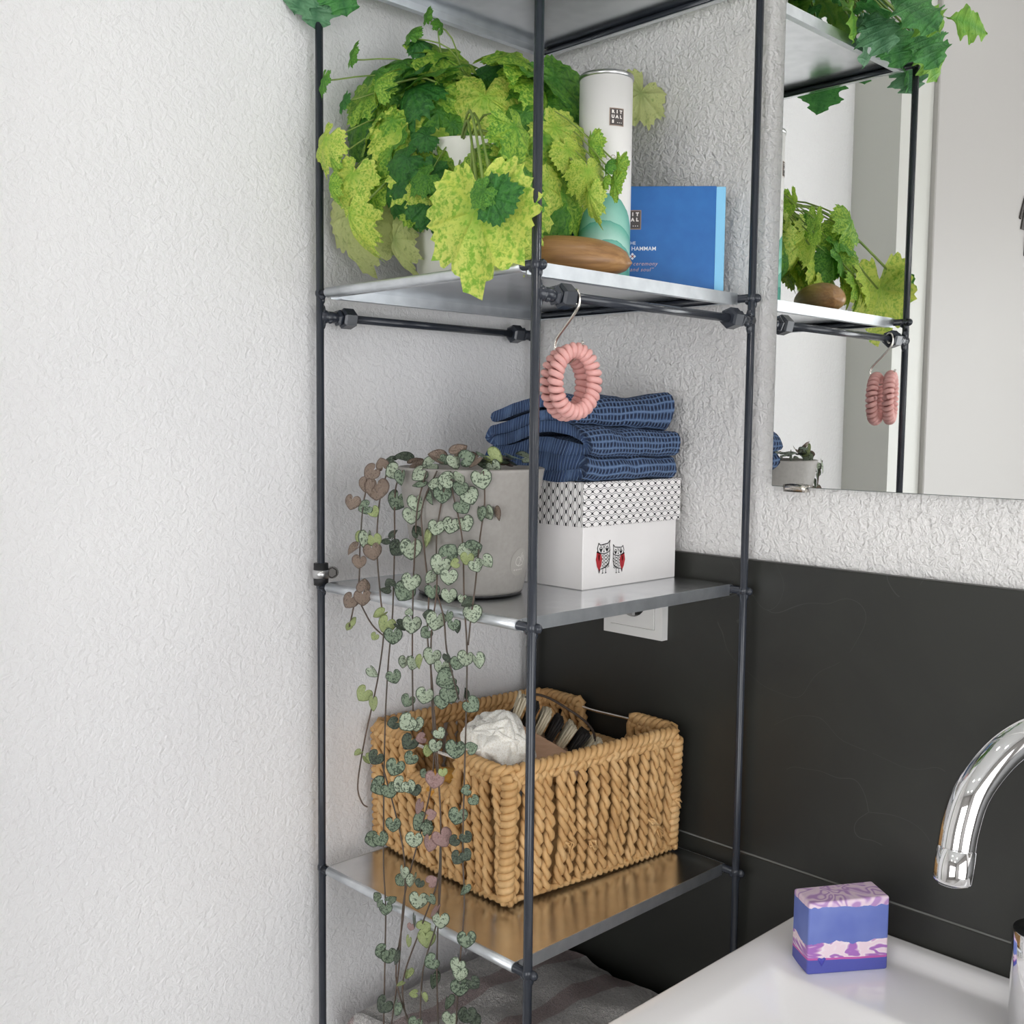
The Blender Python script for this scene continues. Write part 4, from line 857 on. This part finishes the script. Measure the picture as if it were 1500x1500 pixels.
for fc, us in (('a', [k / 30 for k in range(31)]), ('c', [k / 30 for k in range(31)]), ('d', [1 - k / 30 for k in range(31)]), ('b', [1 - k / 30 for k in range(31)])):
    bot += [bpt(fc, u, .0) + off for u in us]
b = MB(); rope(b, bot, .0030, .0030, .016); b.put('base_braid', M['grass'], bk)
for fc, u in (('a', 0), ('a', 1), ('d', 0), ('d', 1)):
    b = MB(); P = []
    for i in range(300):
        h = i / 299; c = bpt(fc, u, h * .97) + off; a = 2 * PI * i / 300 * 17; P.append(c + Vector((math.cos(a) * .0048, math.sin(a) * .0048, 0)))
    b.tube(P, .0042, 6); b.put('corner_coil', M['grass'], bk)
b = MB(); c0 = [FACES['a'][0] + b1 * .004 + b2 * .004, F + b1 * (L1 - .004) + b2 * .004, F + b1 * (L1 - .004) + b2 * (L2 - .004), F + b1 * .004 + b2 * (L2 - .004)]
b.add([q + off + Vector((0, 0, ZS + z)) for z in (.003, .009) for q in c0], [(0, 3, 2, 1), (4, 5, 6, 7)] + [(i, (i + 1) % 4, 4 + (i + 1) % 4, 4 + i) for i in range(4)]); b.put('base_mat', M['grass'], bk, smooth=False)
for fc in 'bc':
    b = MB(); b.tube(spline([bpt(fc, cut[fc][0] - .05, .985) + off, bpt(fc, cut[fc][0] + .1, .975) + off, bpt(fc, cut[fc][1] - .1, .965) + off, bpt(fc, cut[fc][1] + .05, .975) + off], 6), .0019, 8); b.put('wire_handle', M['nickel'], bk)
for (fc, u, h) in (('a', .82, .32), ('a', .44, .30), ('a', .30, .36), ('a', .985, .42), ('a', .88, .2)):   # loose straw ends
    b = MB(); c = bpt(fc, u, h) + off + FACES[fc][3] * .008
    for q in range(5): b.tube([c - FACES[fc][3] * .006, c + Vector((rn.uniform(-.004, .004), rn.uniform(-.004, .004), rn.uniform(-.004, .002))), c + Vector((rn.uniform(.0, .005), rn.uniform(-.006, .008), -rn.uniform(.002, .010)))], lambda i: (.0016, .0018, .0009)[i], 5, squash=.5)
    b.put('straw_end', M['grass'], bk)
# things in the basket
t = NT('puff_net'); v = t.coord(); vo = t.n('ShaderNodeTexVoronoi'); vo.feature = 'DISTANCE_TO_EDGE'; vo.inputs['Scale'].default_value = 420; t.put(vo.inputs['Vector'], v)
t.set(Base_Color=t.ramp(vo.outputs['Distance'], [(.0, lin(250, 248, 242)), (.2, lin(236, 231, 220))]), Roughness=.7, Subsurface_Weight=.5); t.put(t.b.inputs['Subsurface Radius'], (.006, .006, .006)); t.bump(vo.outputs['Distance'], .4, .001); M['puff'] = t.m
pc = at(728, 1098, x=.175); pf = thing('bath_puff', 'white net bath puff lying in the woven basket', 'bath sponge', pc)
for i in range(26):    # ruffles of net gathered at the middle
    th, el = i * 2.4, -.5 + 1.95 * (i / 25); ax = Vector((math.cos(th) * math.cos(el), math.sin(th) * math.cos(el), math.sin(el)))
    A = ax.orthogonal().normalized(); B = ax.cross(A); b = MB(); uvn = 30; rg = 5; b.v.append(tuple(ax * (.0375 + .004 * math.sin(i * 2.7))))
    for j in range(1, rg + 1):
        q = j / rg
        for s_ in range(uvn):
            a = 2 * PI * s_ / uvn; rr = .021 * q; hgt = .0375 + .004 * math.sin(i * 2.7) - .020 * q * q + .0048 * q * math.sin(a * 5 + i)
            p = ax * hgt + (A * math.cos(a) + B * math.sin(a)) * rr * (1 + .12 * math.sin(a * 3 + i * 2)); b.v.append(tuple(p))
    for s_ in range(uvn):
        b.f.append((0, 1 + s_, 1 + (s_ + 1) % uvn))
        for j in range(rg - 1): a0 = 1 + j * uvn; b.f.append((a0 + s_, a0 + uvn + s_, a0 + uvn + (s_ + 1) % uvn, a0 + (s_ + 1) % uvn))
    b.mi = [0] * len(b.f); b.put('ruffle', M['puff'], pf)
# body brush with rows of black and cream bristles
br_c = at(800, 1085, x=.15); br = thing('bristle_brush', 'wooden brush with alternating black and cream bristles in the woven basket', 'brush', br_c)
M['beech'] = noisy('beech', lin(196, 158, 128), lin(210, 174, 144), 30, .5, stretch=(2, 2, 12)); M['bris_b'] = noisy('bristle_black', lin(24, 22, 22), lin(44, 40, 38), 300, .7, bump=.6, stretch=(1, 1, .1)); M['bris_c'] = noisy('bristle_cream', lin(206, 194, 166), lin(226, 216, 192), 300, .7, bump=.6, stretch=(1, 1, .1))
ux = (CR * .86 - CU * .50).normalized(); vx = (CU * .86 + CR * .50).normalized(); wx = -CF
def brp(a, c, d): return ux * a + vx * c + wx * d
b = MB(); n = 26
for d in (-.016, .016):
    b.v += [tuple(brp(q[0], q[1], d)) for q in [( -.052 + .104 * k / (n - 1), -.010 - .012 * math.sin(PI * k / (n - 1)) ** .5) for k in range(n)] + [(.052 - .104 * k / (n - 1), .004) for k in range(n)]]
m = 2 * n; b.f += [tuple(range(m)), tuple(range(2 * m - 1, m - 1, -1))] + [(k, m + k, m + (k + 1) % m, (k + 1) % m) for k in range(m)]; b.mi = [0] * len(b.f); b.put('brush_back', M['beech'], br, smooth=False)
for i in range(7):
    for j in range(3):
        b = MB(); a = -.043 + .0143 * i; d = -.0105 + .0105 * j; lean = (i - 3) * .0016
        for q in range(9):
            oa, od = .0042 * math.cos(q * 2.4) * (q / 9) ** .5, .0042 * math.sin(q * 2.4) * (q / 9) ** .5
            b.tube([brp(a + oa, .002, d + od), brp(a + lean + oa * 1.35, .030 + .002 * math.sin(q * 5 + i), d + od * 1.4)], .0016, 5)
        b.put('bristle_tuft', M['bris_b'] if i % 2 else M['bris_c'], br)
b = MB(); b.tube(spline([brp(-.052, -.004, .0), brp(-.04, .038, .012), brp(0, .045, .020), brp(.04, .035, .012), brp(.055, -.004, 0)], 8), .0014, 6); b.put('hanging_cord', flat('cord_dark', lin(60, 48, 40), .7), br)
M['amber'] = noisy('sponge_amber', lin(190, 132, 50), lin(214, 160, 74), 140, .9, bump=.9, bdist=.003)
sg_c = at(655, 1150, x=.13)
b = MB(); b.blob((0, 0, 0), .022, (1.2, 1, .8), u=24, v=14); b.v = [tuple(Vector(q) * (1 + .12 * noise.noise(Vector(q) * 70))) for q in b.v]; b.put('bath_sponge', M['amber'], label='small amber bath sponge at the bottom of the woven basket', cat='bath sponge', loc=sg_c)

# ================================================================ lowest visible shelf: striped terry towel
ZS = ZD + .0052
t = NT('terry_stripes'); v = t.coord(); sx = t.sep(v)
wv = t.math('SINE', t.math('MULTIPLY', t.math('ADD', sx[0], t.math('MULTIPLY', t.noise(v, 40, 2), .004)), 2 * PI / .082))
lp = t.noise(v, 260, 3, .7, .8); big = t.noise(v, 60, 2)
cst = t.mix(t.ramp(wv, [(.46, (0, 0, 0)), (.56, (1, 1, 1))]), lin(234, 230, 226), lin(196, 174, 172))
t.set(Base_Color=t.mix(t.ramp(lp, [(.3, (0, 0, 0)), (.75, (1, 1, 1))]), t.mix(.5, cst, lin(110, 100, 98)), cst), Roughness=.95, Sheen_Weight=.3); t.bump(t.math('ADD', lp, t.math('MULTIPLY', big, .6)), 1., .009); M['terry'] = t.m
tz = lambda x, z, t: (x, z + .006 * math.sin(PI * t) * math.cos(x * 9) * (z > .05) - .012 * max(0, (t - .75) * 4) ** 2 * (z > .05))
folded('striped_towel', M['terry'], [(-.115, .115, .014), (.118, -.118, .042), (-.118, .118, .070), (.118, -.116, .098), (-.112, .122, .126)], -.142, .138, .026, tz, origin=(.174, -.166, ZS), label='grey and mauve striped terry towel folded on the lowest tray', cat='towel', seed=9, wob=.004, ny=30)

# ================================================================ socket on the slate
sk = thing('wall_socket', 'white wall socket on the slate below the owl box', 'socket', (.1817, -.010, -.0268))
hw = .0428
b = MB(); 
for (x0, x1, z0, z1) in ((-hw, hw, -hw, -hw + .0105), (-hw, hw, hw - .0105, hw), (-hw, -hw + .0105, -hw + .0105, hw - .0105), (hw - .0105, hw, -hw + .0105, hw - .0105)): b.box(x0, x1, -.0100, 0, z0, z1)
b.put('socket_frame', M['plastic'], sk, smooth=False)
iw = hw - .0112; N_ = 32; vs = []; fs = []
ringo = []
for k_ in range(N_):
    a = 2 * PI * k_ / N_; ca, sa = math.cos(a), math.sin(a); m_ = max(abs(ca), abs(sa)); ringo.append((iw * ca / m_, iw * sa / m_))
for (rx, yy) in ((1, 0), (1, -.0115)): vs += [(p[0], yy, p[1]) for p in ringo]
for (rr, yy) in ((.0205, -.0115), (.0195, -.004), (.0195, .004)): vs += [(rr * math.cos(2 * PI * k_ / N_), yy, rr * math.sin(2 * PI * k_ / N_)) for k_ in range(N_)]
for j in range(4): fs += [(j * N_ + k_, j * N_ + (k_ + 1) % N_, j * N_ + N_ + (k_ + 1) % N_, j * N_ + N_ + k_) for k_ in range(N_)]
fs.append(tuple(4 * N_ + k_ for k_ in range(N_)))
put('socket_insert', MB().add(vs, fs).mesh('ins', True), M['plastic'], sk, smooth=False)
for xx in (-.0095, .0095): b = MB(); b.tube([(xx, -.0005, 0), (xx, .0038, 0)], .0026, 12); b.put('socket_hole', M['ink'], sk)
for zz in (-.0165, .0165): b = MB(); b.box(-.0022, .0022, -.0085, .0035, zz - .0028, zz + .0028); b.put('earth_clip', M['band'], sk, smooth=False)
k = Ink(on_plane((hw, -.005, 0), (0, 1, 0), (0, 0, 1), .0003))
for zz in (.0085, .0035): k.line([(.0018 * math.cos(a), zz + .002 * math.sin(a)) for a in (PI * .25 + PI * 1.5 * q / 10 for q in range(11))], .0006)
k.put('side_marks', [M['ink']], sk)

# ================================================================ washbasin, soap, tap
bx0, bx1, by0, by1 = .41, 1.03, -.43, -.0105
BT = -.314
bs = thing('washbasin', 'white ceramic rectangular washbasin mounted on the slate wall', 'washbasin', ((bx0 + bx1) / 2, (by0 + by1) / 2, BT - .12))
def sm(a, c, x): q = max(0, min(1, (x - a) / (c - a))); return q * q * (3 - 2 * q)
def bz(x, y):
    db = by1 - y; dl = min(x - bx0, bx1 - x); df = y - by0
    lip = max(1 - sm(.014, .034, db), .75 * (1 - sm(.01, .06, dl)), 1 - sm(.012, .035, df)); z = -.0105 + .0105 * lip
    ed = min(db, dl, df); z -= .004 * (1 - min(1, ed / .004)) ** 2
    q = min((x - .447), (bx1 - .037 - x), (by1 - .122 - y), (y - by0 - .035))
    if q > 0: z -= min(.10, .62 * (math.sqrt(q * q + .003 ** 2) - .003))
    return BT + z
def grid(a, c, n, extra=.006):
    g = [a + extra * k / 4 for k in range(4)]; g += [a + extra + (c - a - 2 * extra) * k / n for k in range(n + 1)]; g += [c - extra + extra * k / 4 for k in range(1, 5)]; return g
gx, gy = grid(bx0, bx1, 120), grid(by0, by1, 100); b = MB(); nx, ny_ = len(gx), len(gy)
ox, oy, oz = bs.location
vs = [(x - ox, y - oy, bz(x, y) - oz) for x in gx for y in gy]; fs = [(i * ny_ + j, i * ny_ + ny_ + j, i * ny_ + ny_ + j + 1, i * ny_ + j + 1) for i in range(nx - 1) for j in range(ny_ - 1)]
per = [i * ny_ for i in range(nx)] + [(nx - 1) * ny_ + j for j in range(1, ny_)] + [i * ny_ + ny_ - 1 for i in range(nx - 2, -1, -1)] + [j for j in range(ny_ - 2, 0, -1)]
k0 = len(vs); np_ = len(per)
for (dz, sc) in ((-.055, 1.), (-.12, .80)): vs += [(vs[q][0] * sc, (vs[q][1] - (by1 - oy)) * sc + (by1 - oy), (dz if dz > -.11 else dz) + BT - oz) for q in per]
fs += [(per[i], k0 + i, k0 + (i + 1) % np_, per[(i + 1) % np_]) for i in range(np_)] + [(k0 + i, k0 + np_ + i, k0 + np_ + (i + 1) % np_, k0 + (i + 1) % np_) for i in range(np_)] + [tuple(k0 + np_ + i for i in range(np_))]
b.add(vs, fs); o = b.put('basin_body', M['ceramic'], bs, weld=True)
wc = Vector((.72 - ox, -.29 - oy, bz(.72, -.29) - oz))
b = MB(); b.lathe([(.0001, .003), (.020, .003), (.0225, .001), (.023, -.003)], 32, wc, cap=False); b.put('drain_cover', M['chrome'], bs)
# soap bar
s0 = Vector((.476, -.1221, 0)); su = Vector((.573, .82, 0)).normalized(); sn = Vector((su.y, -su.x, 0)); SW, SD, SH = .0785, .0340, .0690
sc_ = s0 + su * (SW / 2) - sn * (SD / 2)
t = NT('soap_swirl'); v = t.coord(); sx = t.sep(v)
w1 = t.math('MULTIPLY', t.math('SUBTRACT', t.noise(v, 38, 3, .55, .8), .5), .020); z1 = t.math('ADD', sx[2], w1); w2 = t.math('MULTIPLY', t.math('SUBTRACT', t.noise(v, 26, 1), .5), .005)
sw = t.math('SINE', t.math('MULTIPLY', t.noise(t.map(v, (.7, .7, 2.2)), 16, 2, .5, 2.0), 30.)); swirl = t.ramp(t.math('MULTIPLY_ADD', sw, .5, .5), [(.15, lin(168, 112, 188)), (.38, lin(214, 176, 208)), (.6, lin(240, 230, 234)), (.9, lin(236, 214, 224))])
blue = t.ramp(t.noise(v, 30, 2), [(.3, lin(98, 114, 186)), (.7, lin(118, 134, 198))])
low = t.math('LESS_THAN', t.math('ADD', sx[2], w2), .0130); pinkl = t.math('LESS_THAN', t.math('ADD', sx[2], w2), .0148)
body = t.math('GREATER_THAN', z1, .0280); topl = t.math('GREATER_THAN', t.math('ADD', sx[2], t.math('MULTIPLY', w1, .55)), .0625)
c = t.mix(body, swirl, blue); sw2 = t.ramp(t.math('MULTIPLY_ADD', t.math('SINE', t.math('MULTIPLY', t.noise(v, 24, 1, .5, 1.6), 44.)), .5, .5), [(.1, lin(182, 142, 194)), (.35, lin(212, 182, 214)), (.8, lin(230, 208, 222))]); c = t.mix(topl, c, sw2); c = t.mix(pinkl, c, lin(196, 92, 168)); c = t.mix(low, c, lin(82, 88, 172))
t.set(Base_Color=c, Roughness=.42, Subsurface_Weight=.08); t.put(t.b.inputs['Subsurface Radius'], (.004, .004, .006)); t.bump(t.noise(v, 90, 3), .08, .002); M['soap'] = t.m
me = bevel_box(-SW / 2, SW / 2, -SD / 2, SD / 2, 0, SH, .0022, 3)
for v_ in me.vertices:
    if v_.co.z > SH * .6: v_.co.z += .0022 * (v_.co.x / SW) * 1.2 - .003 * (v_.co.x / SW) ** 2; v_.co.x *= .992
sb = thing('soap_bar', 'blue, purple and white swirled soap bar standing on the washbasin corner', 'soap', sc_ + Vector((0, 0, BT - .0108)), rz=math.atan2(su.y, su.x))
put('soap_body', me, M['soap'], sb, smooth=False)
k = Ink(on_plane((0, -SD / 2, 0), (1, 0, 0), (0, 0, 1), .0002)); hx_ = -.0255; hz = .0115
b = MB(); P2 = [(-.0042, .003), (-.0024, .0045), (0, .0034), (.0024, .0045), (.0042, .003), (0, -.0042)]
b.add([(hx_ + p[0], -SD / 2 - .0001, hz + p[1]) for p in P2] + [(hx_ + p[0] * .55, -SD / 2 - .0009, hz + p[1] * .55) for p in P2], [(i, (i + 1) % 6, 6 + (i + 1) % 6, 6 + i) for i in range(6)] + [tuple(range(6, 12))]); b.put('heart_stamp', flat('soap_indigo', lin(66, 66, 168), .35), sb, smooth=False)
# tap: gooseneck spout with a separate cylindrical handle
tp = thing('basin_tap', 'chrome basin tap with curved spout above the washbasin', 'tap', (.712, -.070, BT - .0105))
tl = -tp.location
sp_path = spline([Vector(q) + tl for q in ((.647, -.2215, -.138), (.6485, -.2175, -.112), (.6525, -.206, -.086), (.663, -.178, -.0615), (.677, -.143, -.0505), (.692, -.108, -.056), (.704, -.082, -.082), (.711, -.071, -.120), (.712, -.070, -.20), (.712, -.070, BT - .0105))], 8)
b = MB(); b.tube(sp_path[3:], .0132, 24); spt = b.put('spout', M['chrome'], tp)
d = (sp_path[0] - sp_path[4]).normalized(); a0 = sp_path[4]
b = MB(); b.tube([a0, a0 + d * .0012, a0 + d * .0014, a0 + d * .024, a0 + d * .026], lambda i: (.0128, .0128, .0137, .0137, .0128)[i], 28); b.put('aerator', M['chrome'], spt)
M['clear'] = flat('aerator_water', (.9, .93, .95, 1), .05, 0, Transmission_Weight=.9)
b = MB(); b.lathe([(.0001, -.0035), (.006, -.003), (.0105, -.001), (.0112, .0)], 20, a0 + d * .0262, cap=False); b.put('water_drop', M['clear'], spt)
b = MB(); b.lathe([(.0001, .0), (.026, .0), (.026, .006), (.0245, .008), (.0001, .008)], 36, (0, 0, 0), cap=False); b.put('base_ring', M['chrome'], tp)
hc = (.6605 - .712, -.079 + .070, 0)
b = MB(); b.lathe([(.0001, 0), (.0225, 0), (.0225, .0910), (.0218, .0920)], 40, hc, cap=False); hdl = b.put('handle', M['chrome'], tp)
b = MB(); b.lathe([(.0219, .0918), (.0215, .0930), (.0001, .0930)], 40, hc, cap=False); b.put('handle_cap', flat('cap_dark_reflection', lin(38, 40, 40), .3, .4), hdl)  # dark reflection on the flat top, painted into the cap's colour

# ================================================================ plant on top of the rack
ZS = ZT + .0052
tpn = thing('lobed_leaf_plant', 'dense dark green plant with lobed leaves on top of the rack', 'potted plant', (.17, -.19, ZS))
MB().lathe([(.0001, 0), (.050, 0), (.052, .002), (.064, .12), (.066, .122), (.062, .122), (.060, .112), (.0001, .112)], 40, cap=False).put('pot', M['pot_white'], tpn)
rn = random.Random(31); TCn = Vector((.17, -.19, ZS + .12))
for i in range(210):
    th = rn.uniform(0, 2 * PI); fr = rn.random()
    out = Vector((math.cos(th), math.sin(th), 0))
    reach = rn.uniform(.05, .165) if math.cos(th - math.atan2(-.5, .7)) > -.2 else rn.uniform(.04, .11)
    p1 = TCn + out * reach * .5 + Vector((0, 0, rn.uniform(.03, .09))); drop = rn.uniform(.02, .16) * (reach / .16)
    p2 = TCn + out * reach + Vector((0, 0, .05 - drop))
    if p2.x < .03 or p2.y > -.04: continue
    tip = (out * rn.uniform(.4, 1) + Vector((rn.uniform(-.4, .4), rn.uniform(-.4, .4), rn.uniform(-.9, .1)))).normalized(); nrm = (out * .6 + Vector((0, 0, 1))).normalized()
    sz = rn.uniform(.045, .066); p2e = p2 + tip * sz
    if p2e.x < .01 or p2e.y > -.03: continue
    add_leaf(PINN[rn.choice((0, 0, 0, 1, 2, 2))][rn.randrange(2)], tpn, p2, tip, nrm, sz, 1.35)
    add_stem(tpn, spline([TCn + Vector((rn.uniform(-.03, .03), rn.uniform(-.03, .03), -.005)), p1, p2], 5), .0014, M['stem'])
# sprays that hang over the front edge and beside the wall post
def spray(pos, tip, nrm, sz, k_):
    pos = Vector(pos); add_leaf(PINN[k_][rn.randrange(2)], tpn, pos, Vector(tip).normalized(), Vector(nrm).normalized(), sz, 1.3)
    add_stem(tpn, spline([TCn, (TCn + pos) / 2 + Vector((0, 0, .04)), pos], 5), .0014, M['stem'])
for a in (((.335, -.325, .64), (.4, -.3, -.6), (.6, .5, .5), .055, 2), ((.34, -.30, .645), (.5, .1, -.5), (.5, .7, .5), .058, 0), ((.31, -.345, .635), (.1, -.3, -.8), (.3, .7, .4), .052, 1), ((.355, -.35, .665), (.8, -.5, -.15), (.3, .8, .5), .055, 2), ((.325, -.36, .655), (.3, -.6, -.5), (.4, .8, .3), .05, 0), ((.33, -.31, .655), (.5, -.2, -.6), (.4, .8, .3), .05, 1), ((.28, -.36, .65), (-.2, -.5, -.6), (.2, .8, .3), .05, 0), ((.345, -.28, .66), (.6, .2, -.4), (.3, .8, .4), .05, 2), ((.25, -.352, .640), (-.1, -.2, -1), (.2, .8, .2), .030, 0), ((.16, -.350, .640), (.2, -.1, -1), (.2, .8, .2), .026, 1),
          ((.33, -.27, .65), (.3, .0, -.8), (.6, .7, .3), .055, 0), ((.32, -.22, .645), (.5, .2, -.5), (.4, .7, .5), .058, 1), ((.30, -.33, .65), (.3, -.6, -.5), (.3, .5, .6), .07, 0), ((.34, -.24, .66), (.7, .1, -.3), (.2, .6, .8), .07, 0),
          ((.035, -.345, .618), (-.05, -.12, -1), (.7, -.7, .2), .055, 1), ((.028, -.342, .622), (-.1, -.5, -.8), (.7, -.7, .2), .05, 1), ((.05, -.338, .620), (.25, .1, -1), (.7, -.7, .2), .048, 0), ((.045, -.34, .624), (.05, .25, -.9), (.7, -.7, .3), .045, 0)): spray(*a)
